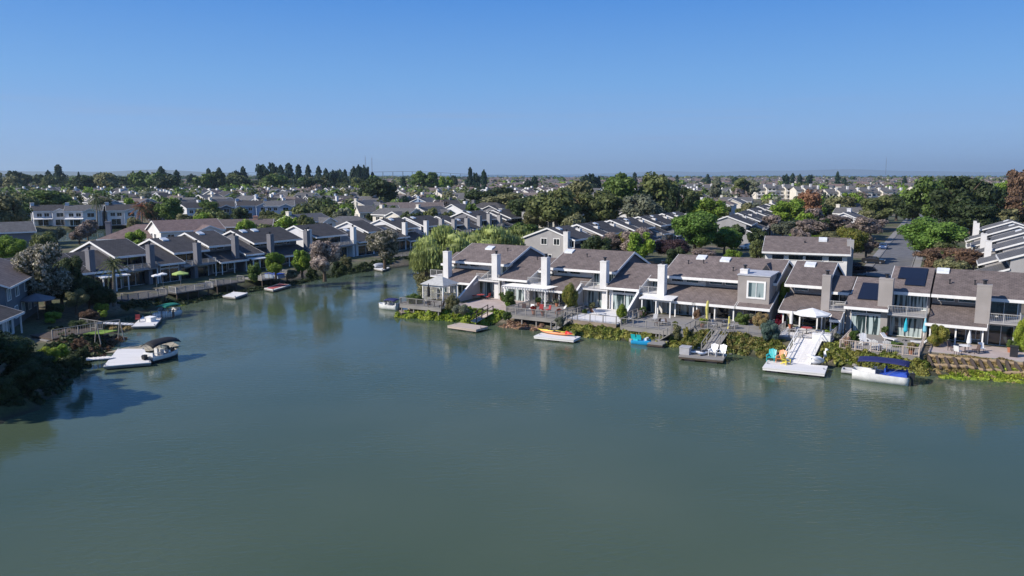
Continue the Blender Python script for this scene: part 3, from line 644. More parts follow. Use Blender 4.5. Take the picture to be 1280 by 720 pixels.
        if k in 'BC':
            yb = 3.2 if k == 'B' else 3.6
            opening(root, 'sliding_door', a + .35, b - .35, 2.95, 4.75, yb, gl)
            opening(root, 'sliding_door', a + .35, b - .6, .05, 2.2, BW0, gl)
            bl = MB(); bl.box(a + .02, b - .02, -.6, yb - .09, 2.62, 2.8); bo = bl.build('balcony', 'stucco_grey' if wall != 'stucco_white' else 'stucco_white', root)
            rb = MB(); rail_mb(rb, (a + .1, -.55), (b - .1, -.55), 2.8, .95); rail_mb(rb, (b - .08, -.5), (b - .08, 1.2), 2.8, .95)
            rb.build('railing', rails, bo)
            p = MB(); p.bar((b - .15, -.45, -.1), (b - .15, -.45, 2.6), .14); p.build('post', 'trim_white', root)
        if k == 'M':
            opening(root, 'sliding_door', a + .6, b - .6, .05, 2.3, 0, gl, mull=1)
            opening(root, 'window', a + .6, b - .6, 2.55, 3.15, 0, 'glass_dark', mull=1)
        if k == 'X':      # square bay box on the low roof
            bx = MB(); bx.prism(a, b - .1, [(-.4, low_z(-.4) - .1), (2.99, low_z(2.9)), (2.99, 6.25), (-.4, 6.05)]); q = bx.build('bay_box', 'stucco_taupe', root)
            rt = MB(); rt.slab(a - .1, b, -.5, 6.2, 4.2, 6.35, .12); rt.build('flat_roof', 'tarp_grey', q)
            opening(root, 'window', a + 1.35, b - .75, 3.45, 5.25, -.4, 'glass_pale', mull=1, fw=.22)
    if gd:
        i_ = max(j for j in range(nb) if bays[j][2] in 'LBX'); xb = x(bays[i_][1]); gp = MB()
        gp.prism(xb - .02, xb + .05, [(3.25, 3.3), (3.25, up_z(3.25) - .25), (RN, RZ - .3), (BN - .7, up_z(BN - .7) - .28), (BN - .7, 2.5), (9, 2.5)]); gp.build('gable_cladding', 'siding_dark', root)
    if endwin:
        for a_, z_ in ((1.2, 3.9), (4.6, 4.2), (7.6, 4.2), (1.4, .8), (6.5, .8)): opening(root, 'window', a_ + .6, a_ + 1.9, z_ - .3, z_ + .9, 0, 'glass_dark', side=-1, fw=.14)
    for s in wing:
        wm = MB(); wm.prism(x(s) - .12, x(s) + .12, [(.28, -.3), (-5.2, -.6), (-5.2, .6), (-.2, 3.3), (.28, 3.3)]); o = wm.build('wing_wall', 'stucco_grey', root)
        cp = MB(); cp.prism(x(s) - .14, x(s) + .14, [(-5.3, .54), (-.2, 3.39), (-.2, 3.47), (-5.3, .62)]); cp.build('coping', 'trim_white', o)
    for ci in chim:
        s, nn, wd = (ci + (.95,))[:3] if len(ci) == 2 else ci
        cm = MB(); z0_ = 2.45 if nn > .5 or any(k_ in 'LX' and a_ - .8 < s < b_ + .8 for a_, b_, k_ in bays) else 2.9; (cm.box(x(s) - .36, x(s) + .36, -.12, 1.0, -.1, 2.899) if z0_ > 2.5 else None); cm.box(x(s) - wd / 2, x(s) + wd / 2, nn - .45, nn + .6, z0_, 6.75); cm.box(x(s) - wd / 2 - .025, x(s) + wd / 2 + .025, nn - .475, nn + .625, 6.62, 6.8)
        c = cm.build('chimney', chmat or wall, root)
        cc = MB(); cc.cyl(x(s), nn + .15, 6.8, 7.2, .17); cc.cyl(x(s), nn + .15, 7.2, 7.3, .28); cc.build('chimney_cap', 'metal_dark', c)
    for s, n, k in sky:
        f = up_z if k == 'U' else mid_z; sk = MB(); sk.prism(x(s) - .65, x(s) + .65, [(n - .55, f(n - .55) - .02), (n + .55, f(n + .55) - .02), (n + .5, f(n + .5) + .22), (n - .5, f(n - .5) + .22)]); sk.build('skylight', 'skylight', root)
    for s0, s1, n0, n1, k in solar:
        f = up_z if k == 'U' else mid_z; so_ = MB(); so_.slab(x(s0), x(s1), n0, f(n0) + .14, n1, f(n1) + .14, .05); po = so_.build('solar_panel', 'solar', root)
    for s, n, k in vents:
        f = up_z if k == 'U' else (mid_z if k == 'M' else low_z); v_ = MB(); v_.cyl(x(s), n, f(n) - .05, f(n) + .45, .07, n=8); v_.cyl(x(s), n, f(n) + .45, f(n) + .55, .13, n=8); v_.build('roof_vent', 'metal_dark', root)
    if pergola:
        a, b, n0, kind = pergola; a, b = x(a), x(b); pm = MB()
        for xx in np.linspace(a + .1, b - .1, 3): pm.bar((xx, n0 + .3, -.1), (xx, n0 + .3, 2.35), .16)
        pm.bar((a - .3, n0 + .3, 2.4), (b + .3, n0 + .3, 2.4), .12, .24)
        if kind == 'solid': pm.slab(a - .2, b + .2, n0, 2.5, -.05, 2.75, .1)
        else:
            for xx in np.arange(a - .1, b + .1, .42): pm.bar((xx, n0 - .35, 2.6), (xx, -.05, 2.6), .09, .16)
            for yy in np.arange(n0, -.1, .3): pm.bar((a - .3, yy, 2.72), (b + .3, yy, 2.72), .05, .05)
        pm.build('pergola', 'trim_white', root)
    return root

# ---- right shore row
G1 = 'townhouses in the row on the right shore'
townhouse(FR, 'white townhouse at the row end beside the white gazebo, tall chimney', [(-12.0, -9.4, 'C'), (-9.4, -3.2, 'L'), (-3.2, 1.0, 'B')], [(-8.9, -.2)], sky=[(-5.2, 6.4, 'U')], gd=True, wing=[-3.2], vents=[(-1.5, 5.8, 'U')], group=G1)
townhouse(FR, 'white townhouse with long low roof behind the round green bush and open pink patio', [(1.0, 5.8, 'M'), (5.8, 8.3, 'C')], [(.1, -.2)], group=G1, vents=[(4, 5.5, 'M')])
townhouse(FR, 'white townhouse with white slatted pergola above a grey fenced deck', [(8.3, 14.4, 'L'), (14.4, 18.6, 'B')], [(8.6, -.2)], sky=[(8.9, 6.8, 'U')], gd=True, wing=[14.4], pergola=(3.6, 10.4, -3.6, 'open'), group=G1, vents=[(12.5, 5.4, 'U')], dark_bays='L')
townhouse(FR, 'white townhouse with curtained glass behind the small upright lime shrub', [(18.6, 23.2, 'M'), (23.2, 25.9, 'C')], [(17.9, -.2)], wing=[23.3], group=G1)
townhouse(FR, 'white townhouse with white porch beam over a wide bare deck', [(25.9, 31.2, 'L')], [(26.3, -.2)], sky=[(29.2, 7.2, 'U')], pergola=(24.3, 28.4, -2.6, 'solid'), group=G1, nr=True, vents=[(30, 5.6, 'U'), (28, 5.2, 'U')])
_bx = townhouse(FR, 'townhouse with square box window beside its chimney and a yellow cloth on the deck', [(31.2, 36.4, 'L'), (36.4, 40.4, 'X')], [(36.9, .7)], sky=[(32.6, 6.9, 'U')], group=G1, nl=True, wall='stucco_grey', chmat='stucco_white', vents=[(34.5, 4.0, 'U')], dark_bays='L')
_d = MB(); _d.add([(6.7, 4.6, up_z(4.6) - .05), (8.1, 4.6, up_z(4.6) - .05), (7.4, 4.6, up_z(4.6) + .95), (7.4, 7.2, up_z(7.2) - .02)], [(0, 1, 2), (1, 3, 2), (0, 2, 3)]); _d.build('dormer', 'roof_brown', _bx)
_d = MB(); _d.add([(6.85, 4.58, up_z(4.6) + .02), (7.95, 4.58, up_z(4.6) + .02), (7.4, 4.58, up_z(4.6) + .82)], [(0, 1, 2)]); _d.build('vent', 'metal_dark', [c for c in _bx.children if c.name.startswith('dormer')][0])
townhouse(FR, 'taupe townhouse behind the big white cantilever umbrella, beside a dark gap', [(42.0, 46.4, 'L'), (46.4, 49.2, 'C')], [(46.9, -.2)], wall='stucco_taupe', sky=[(43.6, 6.9, 'U')], gd=True, group=G1, dark_bays='LC')
townhouse(FR, 'taupe townhouse with two black solar panels on its roof', [(49.2, 53.6, 'M'), (53.6, 57.7, 'B')], [(53.3, .1, 1.5)], wall='stucco_taupe', solar=[(50.2, 52.8, .8, 4.8, 'M'), (54.0, 57.0, 4.6, 7.5, 'U'), (54.9, 57.0, 3.1, 4.55, 'U')], group=G1, nl=True, nr=True)
townhouse(FR, 'last taupe townhouse of the row with patio furniture in the shade', [(57.9, 63.4, 'L'), (63.4, 66.6, 'B')], [(63.0, -.2, 1.4)], wall='stucco_taupe', sky=[(58.6, 7.2, 'U')], group=G1, nl=True, dark_bays='LB', vents=[(62, 4.4, 'U'), (59.5, 4.2, 'U')])
# low roof that carries on in front of the taupe balcony bay, small entry roofs
def extra_roof(label, s0, s1, n0, z0, n1, z1):
    o = thing('porch_roof', label, 'porch roof', *FR.w(s0, 0), GZ, FR.a)
    m_ = MB(); m_.slab(0, s1 - s0, n0, z0, n1, z1, .16); m_.build('roof', 'roof_brown', o)
    t_ = MB(); fascia(t_, 0, s1 - s0, n0, z0, n1, z1, w=.26); t_.build('fascia', 'trim_white', o)
    p_ = MB(); [p_.bar((xx, n0 + .2, -.1), (xx, n0 + .2, z0 - .12), .13) for xx in (.1, s1 - s0 - .1)]; p_.build('post', 'trim_white', o)
extra_roof('small brown porch roof below the dark balcony beside the solar panel house', 46.65, 49.0, -1.5, 2.25, -.65, 2.55)
extra_roof('narrow brown porch roof between the taupe porches, left of the tall curtained glass', 47.9, 49.05, -3.0, 1.9, -1.55, 2.3)

# ---- left shore row
G2 = 'townhouses in the dark row on the left shore'
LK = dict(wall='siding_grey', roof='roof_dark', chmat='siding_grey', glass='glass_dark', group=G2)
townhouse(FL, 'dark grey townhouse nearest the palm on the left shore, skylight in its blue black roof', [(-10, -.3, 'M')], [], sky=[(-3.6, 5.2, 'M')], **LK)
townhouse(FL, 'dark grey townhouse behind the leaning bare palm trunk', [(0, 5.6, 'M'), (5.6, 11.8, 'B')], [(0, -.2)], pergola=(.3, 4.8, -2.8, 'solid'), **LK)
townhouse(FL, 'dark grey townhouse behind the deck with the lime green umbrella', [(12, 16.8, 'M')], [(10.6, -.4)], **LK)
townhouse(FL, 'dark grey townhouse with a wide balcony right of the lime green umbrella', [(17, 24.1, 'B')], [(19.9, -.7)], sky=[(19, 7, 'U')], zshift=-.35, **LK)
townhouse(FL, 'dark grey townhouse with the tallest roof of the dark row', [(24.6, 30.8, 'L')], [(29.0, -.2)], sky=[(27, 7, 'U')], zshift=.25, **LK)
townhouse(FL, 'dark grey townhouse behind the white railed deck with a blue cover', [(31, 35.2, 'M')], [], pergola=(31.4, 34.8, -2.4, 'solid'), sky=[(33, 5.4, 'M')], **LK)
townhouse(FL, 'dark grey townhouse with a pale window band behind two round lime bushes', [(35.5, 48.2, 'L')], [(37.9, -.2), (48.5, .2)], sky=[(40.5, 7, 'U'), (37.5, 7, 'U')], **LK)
LW = dict(wall='siding_pale', roof='roof_dark', chmat='stucco_white', glass='glass_dark', group='pale townhouses farther up the left shore')
townhouse(FL, 'white gabled townhouse with a balcony behind the cream flowering tree', [(53, 62.6, 'B')], [(52, 3), (62.9, -.2)], **LW)
townhouse(FL, 'pale townhouse with a dark roof and a porch between the two flowering trees', [(64, 70.5, 'M'), (70.5, 76, 'B')], [], sky=[(67, 5.4, 'M')], **LW)
townhouse(FL, 'pale townhouse with blue solar panels behind the farther flowering tree', [(77.5, 83, 'M'), (83, 90.6, 'L')], [(82.8, .2), (91.4, -.2)], solar=[(79, 82, 1.5, 5, 'M')], sky=[(86, 7, 'U')], **LW)
G3 = 'pale townhouses above the willow'
for i, (a, m_, b, ks, ch, zs) in enumerate([(93.5, 99.5, 104, 'LB', [99.6], 0), (104.5, 108, 112.5, 'MB', [105.7, 112.3], -.4), (113, 118, 121, 'MC', [119], 0), (121.5, 125, 131.5, 'LB', [124.5], .3), (132, 136.5, 139, 'MB', [130.6], -.3), (139.5, 146, 150, 'LB', [146.2], 0)]):
    t = ['with two stepped white eaves', 'second from the near end', 'third from the near end', 'with its chimney in the middle', 'next to last, partly behind dark trees', 'at the far end beside the dark trees'][i]
    townhouse(FL, f'pale townhouse above the willow {t}', [(a, m_, ks[0]), (m_, b, ks[1])], [(c_, .6, 1.2) for c_ in ch], sky=[(a + 2, 5.4 if ks[0] == 'M' else 7, 'M' if ks[0] == 'M' else 'U')], wall='siding_grey' if i % 2 else 'siding_pale', roof='roof_dark', chmat='stucco_grey', glass='glass_dark', group=G3, zshift=zs)
# ---- rows behind
FM = Frame(14.5, 163, .5, .866)
G4 = 'townhouses in the row behind the right shore'
MW = dict(wall='stucco_grey', roof='roof_dark', chmat='stucco_white', glass='glass_dark')
for i in range(9):
    a = i * 9.6
    townhouse(FM, ['grey gabled townhouse nearest the shore row, with two white framed windows', 'grey townhouse with low stepped roof behind the bronze tree'][i] if i < 2 else f'{ordw(i)} townhouse from the near end of the row below the big trees',
              [(a, a + 5, 'M'), (a + 5, a + 9.4, 'B')] if i % 2 else [(a, a + 5.5, 'L'), (a + 5.5, a + 9.4, 'B')], [(a + 9.2, 5, 1.1), (a + .4, 11, 1.0)] if i else [(a + 9.2, 5, 1.1), (a - .5, 3.2, 1.2)], endwin=i == 0, group=G4, sky=[(a + 3, 5.4 if i % 2 else 6.8, 'M' if i % 2 else 'U')], **MW)
FN = Frame(66, 212, .4, .916)
G5 = 'townhouses in the stepped row beyond the yellow green trees'
for i in range(8):
    a = i * 13.0
    townhouse(FN, f'{ordw(i)} townhouse from the near end of the stepped row beyond the bright trees',
              [(a, a + 6.5, 'M'), (a + 6.5, a + 12.8, 'B')] if i % 2 else [(a, a + 7, 'L'), (a + 7, a + 12.8, 'B')], [(a + 12.5, 5, 1.1)], group=G5, **MW)
FQ = Frame(118.5, 203, -.478, -.878)
G6 = 'townhouses of the grey roofed row at the right edge'
QW = dict(wall='stucco_grey', roof='roof_grey', chmat='stucco_white', glass='glass_dark')
for i in range(9):
    a = i * 9.8
    lb = 'grey townhouse with a blank shaded end wall, nearest of the row at the right edge' if i == 8 else f'{ordw(8 - i)} grey roofed townhouse from the near end of the row at the right edge'
    townhouse(FQ, lb, [(a, a + 9.6, 'M')] if i % 2 else [(a, a + 9.6, 'L')], [(a + .3, .6, 1.1)] if i in (0, 1, 5, 7) else [], group=G6, sky=[(a + 3, 5.4 if i % 2 else 7, 'M' if i % 2 else 'U')], **QW)

# building behind the gap, parallel to the shore row
FB = Frame(*px(922, 345, GZ), .853, -.522)
def back_building():
    (x0, y0) = (45.5, 141); fr = Frame(x0, y0, .93, -.37)
    root = thing('brown_roofed_building', 'wide building with a brown roof and white window band behind the shore row', 'building', x0, y0, GZ, fr.a)
    w_, d_ = 13.6, 11
    MB().prism(0, w_, [(0, -.1), (0, 5.0), (5.5, 7.0), (d_, 5.0), (d_, -.1)]).build('wall', 'stucco_white', root)
    r = MB(); r.slab(-.5, w_ + .5, -.9, 4.95, 5.5, 7.35, .22); r.slab(-.5, w_ + .5, 5.5, 7.35, d_ + .9, 4.95, .22); r.build('roof', 'roof_brown', root)
    t = MB(); fascia(t, -.5, w_ + .5, -.9, 4.95, 5.5, 7.35); fascia(t, -.5, w_ + .5, d_ + .9, 4.95, 5.5, 7.35, front=False); t.build('fascia', 'trim_white', root)
    for a, b in ((1.2, 3.2), (4.0, 6.4), (6.8, 9.6), (10.6, 12.8)): opening(root, 'window', a, b, 3.6, 4.4, 0, 'glass_dark', mull=0)
    for a, b in ((1.2, 4.2), (6, 9)): opening(root, 'window', a, b, .8, 2.2, 0, 'glass_dark')
    c = MB(); c.box(w_ - .1, w_ + 1.0, 2.2, 3.6, 0, 7.2); c.build('chimney', 'stucco_grey', root)
    s = MB(); s.prism(8.8, 10.2, [(3.6, 6.6), (4.8, 7.05), (4.8, 7.4), (3.6, 6.95)]); s.build('skylight', 'skylight', root)
    v_ = MB(); v_.cyl(6.5, 3, 6.3, 6.8, .12); v_.build('roof_vent', 'metal_dark', root)
back_building()

# ------------------------------------------------------------------ houses near the left edge
def near_houses():
    fr = Frame(-60.2, 92.5, -.33, .94)
    r = thing('house', 'blue grey two storey house with white window frames at the left edge', 'house', -60.2, 92.5, GZ, fr.a)
    MB().prism(0, 16, [(0, -.2), (0, 5.4), (5.5, 7.6), (11, 5.4), (11, -.2)]).build('wall', 'siding_bluegrey', r)
    q = MB(); q.slab(-.5, 16.5, -.7, 5.35, 5.5, 7.9, .2); q.slab(-.5, 16.5, 5.5, 7.9, 11.7, 5.35, .2); q.build('roof', 'roof_brown', r)
    t = MB(); fascia(t, -.5, 16.5, -.7, 5.35, 5.5, 7.9, w=.2); t.build('fascia', 'trim_white', r)
    for a in (.8, 4.6, 9.2, 12.6): opening(r, 'window', a, a + 1.5, 3.6, 4.9, 0, 'glass_pale')
    for a in (3.6, 7.0, 10.4, 13.4): opening(r, 'window', a, a + 1.3, 1.0, 2.4, 0, 'glass_pale')
    fr = Frame(-57.2, 83.5, -.2, .98)
    r = thing('garden_house', 'low white house wing with a grey roof and glazed corner by the dark garden', 'house', -57.2, 83.5, GZ, fr.a)
    MB().prism(0, 8.2, [(0, -.2), (0, 2.6), (4, 4.0), (8, 2.6), (8, -.2)]).build('wall', 'stucco_white', r)
    q = MB(); q.slab(-.5, 8.7, -1.0, 2.45, 4, 4.25, .18); q.slab(-.5, 8.7, 4, 4.25, 8.6, 2.5, .18); q.build('roof', 'roof_dark', r)
    t = MB(); fascia(t, -.5, 8.7, -1.0, 2.45, 4, 4.25, w=.25); t.build('fascia', 'trim_white', r)
    for a in (.6, 3.2, 5.8): opening(r, 'window', a, a + 1.7, .3, 2.1, 0, 'glass_pale', mull=1)
    p = MB(); [p.bar((a, -.8, -.1), (a, -.8, 2.3), .14) for a in (.1, 4.1, 8.1)]; p.build('post', 'trim_white', r)
near_houses()

# ------------------------------------------------------------------ detached houses
def dhouse(name, label, x, y, rot, w_=13, d_=9, h=5.4, wallm='siding_pale', roofm='roof_grey', wing=True, chim=True, hip=False, group=None, porch=False, gable_front=True, rise=.42):
    """two storey house, ridge along its own x axis, front towards -y"""
    r = thing(name, label, 'house', x, y, GZ, rot, group); W, F_, T = MB(), MB(), MB()
    rz = h + d_ / 2 * rise
    if hip:
        W.box(-w_ / 2, w_ / 2, -d_ / 2, d_ / 2, -.2, h); o = .5; a, b = w_ / 2 + o, d_ / 2 + o; ins = b * .95
        V = [(-a, -b, h - .1), (a, -b, h - .1), (a, b, h - .1), (-a, b, h - .1), (-a + ins, 0, rz + .2), (a - ins, 0, rz + .2)]
        F_.add(V, [(0, 1, 5, 4), (1, 2, 5), (2, 3, 4, 5), (3, 0, 4), (3, 2, 1, 0)])
        T.box(-a, a, -b - .05, -b, h - .35, h - .08); T.box(-a - .05, -a, -b, b, h - .35, h - .08); T.box(a, a + .05, -b, b, h - .35, h - .08)
    else:
        W.prism(-w_ / 2, w_ / 2, [(-d_ / 2, -.2), (-d_ / 2, h), (0, rz), (d_ / 2, h), (d_ / 2, -.2)])
        a = w_ / 2 + .4; e = d_ / 2 + .5; ze = h - .5 * rise + .12
        F_.slab(-a, a, -e, ze, 0, rz + .14, .16); F_.slab(-a, a, 0, rz + .14, e, ze, .16)
        fascia(T, -a, a, -e, ze, 0, rz + .14, w=.28); fascia(T, -a, a, e, ze, 0, rz + .14, front=False, w=.28)
    if wing:      # cross gable towards the front
        ww = w_ * .42; wx = w_ * .22; yf = -d_ / 2 - 2.2; hz = h - .3; wr = hz + ww / 2 * rise
        V = [(wx - ww / 2, yf, -.2), (wx + ww / 2, yf, -.2), (wx + ww / 2, yf, hz), (wx, yf, wr), (wx - ww / 2, yf, hz)]
        W.add(V + [(p[0], -.5, p[2]) for p in V], [(4, 3, 2, 1, 0), (5, 6, 7, 8, 9), (1, 2, 7, 6), (2, 3, 8, 7), (3, 4, 9, 8), (4, 0, 5, 9)])
        for s_ in (-1, 1):
            xe = wx + s_ * (ww / 2 + .4); z0 = hz - .4 * rise + .12
            F_.add([(wx, yf - .4, wr + .12), (xe, yf - .4, z0), (xe, 0, z0), (wx, 0, wr + .12), (wx, yf - .4, wr - .04), (xe, yf - .4, z0 - .16), (xe, 0, z0 - .16), (wx, 0, wr - .04)], BOXF)
            T.add([(wx, yf - .46, wr + .14), (xe, yf - .46, z0 + .02), (xe, yf - .46, z0 - .26), (wx, yf - .46, wr - .14), (wx, yf - .41, wr + .14), (xe, yf - .41, z0 + .02), (xe, yf - .41, z0 - .26), (wx, yf - .41, wr - .14)], BOXF)
        opening(r, 'window', wx - 1.1, wx + 1.1, h - 2.2, h - .8, yf, 'glass_dark')
        opening(r, 'sliding_door', wx - 1.6, wx + 1.6, .1, 2.2, yf, 'glass_dark')
    W.build('wall', wallm, r); F_.build('roof', roofm, r); T.build('fascia', 'trim_white', r)
    for a in (-w_ * .4, -w_ * .2): opening(r, 'window', a, a + 1.5, h - 2.1, h - .9, -d_ / 2, 'glass_dark')
    opening(r, 'sliding_door', -w_ * .38, -w_ * .1, .1, 2.2, -d_ / 2, 'glass_dark')
    for a in (-1.6, 1.2): opening(r, 'window', a, a + 1.3, h - 2.1, h - .9, -w_ / 2, 'glass_dark', side=-1)
    if porch:
        p = MB(); p.slab(-w_ / 2, w_ * .0, -d_ / 2 - 2.6, 2.5, -d_ / 2 - .02, 2.9, .14); [p.bar((a, -d_ / 2 - 2.4, 0), (a, -d_ / 2 - 2.4, 2.4), .15) for a in (-w_ / 2 + .2, -w_ * .26, -.2)]; p.build('porch', 'trim_white', r)
    if chim:
        c = MB(); cx = -w_ * .5 + (.2 if chim == 1 else w_ * .7); c.box(cx - .6, cx + .6, -.6, .5, 0, rz + 1.0); c.box(cx - .68, cx + .68, -.68, .58, rz + .75, rz + .98); c.build('chimney', wallm, r)
    return r
GR = math.atan2(.866, .5) - math.pi / 2   # rotation of the street grid
def hp(label, u, vb, rotdeg, **k):
    x, y = px(u, vb); k.setdefault('name', 'house'); nm = k.pop('name'); return dhouse(nm, label, x, y, R(rotdeg), **k)
NEARH = []
def nh(*a, **k): o = hp(*a, **k); NEARH.append(o); return o
GL = 'houses facing the far lagoon on the left'
nh('pale blue gabled house left of the tall palm, dark porch below', 64, 281, 35, w_=11.5, d_=9, wallm='siding_pale', roofm='roof_dark', porch=True, group=GL)
nh('white house with a covered porch directly behind the tall palm', 108, 281, 20, w_=12, d_=9, wallm='siding_pale', roofm='roof_grey', porch=True, group=GL)
nh('white house between the tall palm and the red tinged palm', 155, 280, 28, w_=11, wallm='siding_pale', roofm='roof_dark', group=GL)
nh('grey house with a tall chimney right of the red tinged palm', 205, 275, 30, w_=12, wallm='siding_grey', roofm='roof_dark', group=GL)
GP = 'pale houses across from the pink roofed building'
nh('white gabled house with a lean-to above the peach building', 243, 276, 55, w_=12, d_=9, wallm='siding_pale', roofm='roof_dark', wing=False, chim=2, group=GP)
nh('grey house with a tall chimney left of the peach building chimney', 276, 274, 20, w_=11, wallm='siding_grey', roofm='roof_dark', group=GP)
nh('white and blue gabled house with dark roof above the dense round shrub tree', 318, 272, 25, w_=14, wallm='siding_blue', roofm='roof_dark', group=GP)
nh('violet grey house with a single window in its gable, left of the fan palm', 350, 272, 15, w_=12, wallm='siding_blue', roofm='roof_grey', group=GP)
nh('white house with slanting roof edge close left of the fan palm', 368, 270, 40, w_=10, wallm='siding_pale', roofm='roof_dark', group=GP)
nh('grey house with tall white chimney right of the fan palm', 398, 262, 35, w_=13, wallm='siding_grey', roofm='roof_grey', group=GP)
nh('dark blue house with white roof edge above the grey hipped roof', 432, 262, -30, w_=14, wallm='siding_blue', roofm='roof_dark', group=GP)
nh('white house with two small gables over its garage, above the porch between flowering trees', 472, 281, 22, w_=15, d_=10, h=5, wallm='siding_cream', roofm='roof_grey', chim=0)
nh('long dark brown roofed house with a white chimney behind the yellow green bushes', 515, 275, 12, w_=25, d_=11, h=4.4, wallm='siding_dark', roofm='roof_brown', wing=False, rise=.5)
nh('violet grey gabled house right of the long dark brown roof', 558, 270, 25, w_=10, wallm='siding_grey', roofm='roof_dark', wing=False, chim=2)
nh('big white gabled house right of the poplar block', 556, 254, 50, w_=14, d_=11, wallm='siding_cream', roofm='roof_grey', wing=False)
nh('white gabled house with a bright side wall, left of the dark oaks', 575, 253, 55, w_=13, d_=10, wallm='siding_cream', roofm='roof_dark', wing=False)
nh('white house with a turret like chimney left of the big white gabled house', 514, 252, 30, w_=14, wallm='siding_cream', roofm='roof_grey')
nh('cream house with white chimney above the flowering tree', 462, 247, 20, w_=13, wallm='siding_cream', roofm='roof_grey')
# pink roofed, peach and grey hipped buildings behind the left row
x, y = px(218, 318); dhouse('pink_roofed_house', 'large house with a pink brown roof and white gable end behind the left row', x - 2, y + 12, R(40), w_=15, d_=11, h=5.2, wallm='stucco_white', roofm='roof_pink', wing=True, chim=0, rise=.4)
x, y = px(152, 322); dhouse('pink_roofed_house', 'low house with a broad pink brown roof behind the skylight roof', x - 1, y + 22, R(10), w_=24, d_=14, h=3.2, wallm='siding_grey', roofm='roof_pink', wing=False, chim=1, hip=True, rise=.4)
x, y = px(283, 307); dhouse('peach_house', 'peach walled house with a brown grey roof behind the left row', x + 1, y + 12, R(12), w_=15, d_=10, h=4.6, wallm='siding_peach', roofm='roof_brown', wing=False, chim=2, rise=.32)
x, y = px(424, 296); dhouse('grey_hipped_house', 'low house with a grey hipped roof and small white chimney right of the fan palm', x, y + 14, R(10), w_=18, d_=13, h=2.6, wallm='siding_grey', roofm='roof_grey', wing=False, hip=True, rise=.42)
x, y = px(18, 312); dhouse('grey_roofed_house', 'grey roofed house behind the blue grey house at the left edge', x - 4, y, R(38), w_=15, d_=10, h=4.6, wallm='siding_grey', roofm='roof_grey', wing=False, chim=0)
# apartment blocks on the right
def apartments(label, u0, u1, vb, h, seed, n):
    (xa, ya), (xb, yb) = px(u0, vb), px(u1, vb); fr = Frame(xa, ya, xb - xa, yb - ya); L_ = math.hypot(xb - xa, yb - ya); rnd = random.Random(seed)
    r = thing('apartment_building', label, 'apartment block', xa, ya, GZ, fr.a)
    W, F_, D_, C_ = MB(), MB(), MB(), MB(); bw = L_ / n
    for i in range(n):
        a, b = i * bw, (i + 1) * bw; off = -2.5 if i % 2 else 0; hh = h + (.9 if i % 2 else 0)
        W.prism(a, b, [(off, -.1), (off, hh), (7, hh + 2.3), (14, hh), (14, -.1)])
        F_.slab(a - .2, b + .2, off - .6, hh + .05, 7, hh + 2.75, .2); F_.slab(a - .2, b + .2, 7, hh + 2.75, 14.6, hh + .05, .2)
        C_.box(b - .9, b + .3, 2, 3.4, 0, hh + 3.6)
        for z in np.arange(.6, hh - 1.6, 2.8):
            for k in range(2):
                xx = a + bw * (.2 + .42 * k); g = MB(); g.box(xx, xx + bw * .26, off - .05, off + .1, z, z + 1.7); g.build('window', 'glass_dark', r)
            D_.box(a + bw * .12, b - bw * .12, off - 1.2, off - .06, z - .35, z + .5)
    W.build('wall', 'siding_cream', r); F_.build('roof', 'roof_grey', r); C_.build('chimney', 'stucco_white', r); D_.build('balcony', 'stucco_white', r)
apartments('white apartment block with dark roof left of the russet tree', 945, 992, 249, 7.5, 1, 4)
apartments('white gabled apartment block behind the russet tree', 995, 1024, 250, 7.0, 2, 3)
apartments('long low white apartment block with a blue grey roof and paired chimneys', 1034, 1128, 252, 6.0, 3, 7)
apartments('pale apartment block left of the big dark tree group', 1143, 1165, 247, 6.5, 4, 3)
apartments('pale flat apartment row above the yellow green tree', 848, 890, 243, 5, 5, 4)

# ------------------------------------------------------------------ decks, docks
def deck(label, s0, s1, n0, n1, z=.15, rails='FLR', m='deck_grey', solid=False, name='deck', railm=None, gap=.16, cat='deck', skirt='deck_grey'):
    x, y = FR.w(s0, n0); r = thing(name, label, cat, x, y, GZ, FR.a); w_, d_ = s1 - s0, n1 - n0
    p = MB(); p.box(0, w_, 0, d_, z - .18, z); p.build('platform', m, r)
    q = MB(); q.box(-.04, w_ + .04, -.05, 0.0, z - .5, z + .02)
    for xx in np.arange(.2, w_, 2.2): q.bar((xx, .15, -2.0), (xx, .15, z - .19), .16)
    q.build('skirt', skirt, r)
    if rails:
        b = MB()
        if 'F' in rails: rail_mb(b, (0, .06), (w_, .06), z, .95, gap, solid=solid)
        if 'f' in rails: rail_mb(b, (0, .06), (w_ * .58, .06), z, .95, gap, solid=solid)
        if 'L' in rails: rail_mb(b, (.06, .2), (.06, d_ * .7), z, .95, gap, solid=solid)
        if 'R' in rails: rail_mb(b, (w_ - .06, .2), (w_ - .06, d_ * .7), z, .95, gap, solid=solid)
        b.build('railing', railm or m, r)
    return r
deck('weathered grey deck with dark railing beside the white gazebo', -8.9, -1.6, -11.8, -6.5, z=.1, rails='FLR', gap=.2)
deck('pinkish concrete patio without a railing behind the beige dock', -1.5, 8.2, -8.5, 0, z=.06, rails='', m='patio_concrete', name='patio', cat='patio', skirt='concrete')
deck('grey deck with a close boarded grey railing under the white pergola', 8.6, 16.2, -11.0, -.1, z=.15, gap=.11)
deck('wide pale deck with thin wire railing and brown edge boards', 17.0, 24.2, -10.2, -.1, z=.15, gap=1.2, m='dock_pale', railm='deck_grey', skirt='deck_wood')
deck('large grey deck with open rail fence right of the upright lime shrub', 25.0, 33.2, -10.6, -.1, z=.12, gap=.7)
deck('grey deck with boarded railing above the dock with two white chairs', 33.6, 41.6, -8.4, -.1, z=.3, gap=.14)
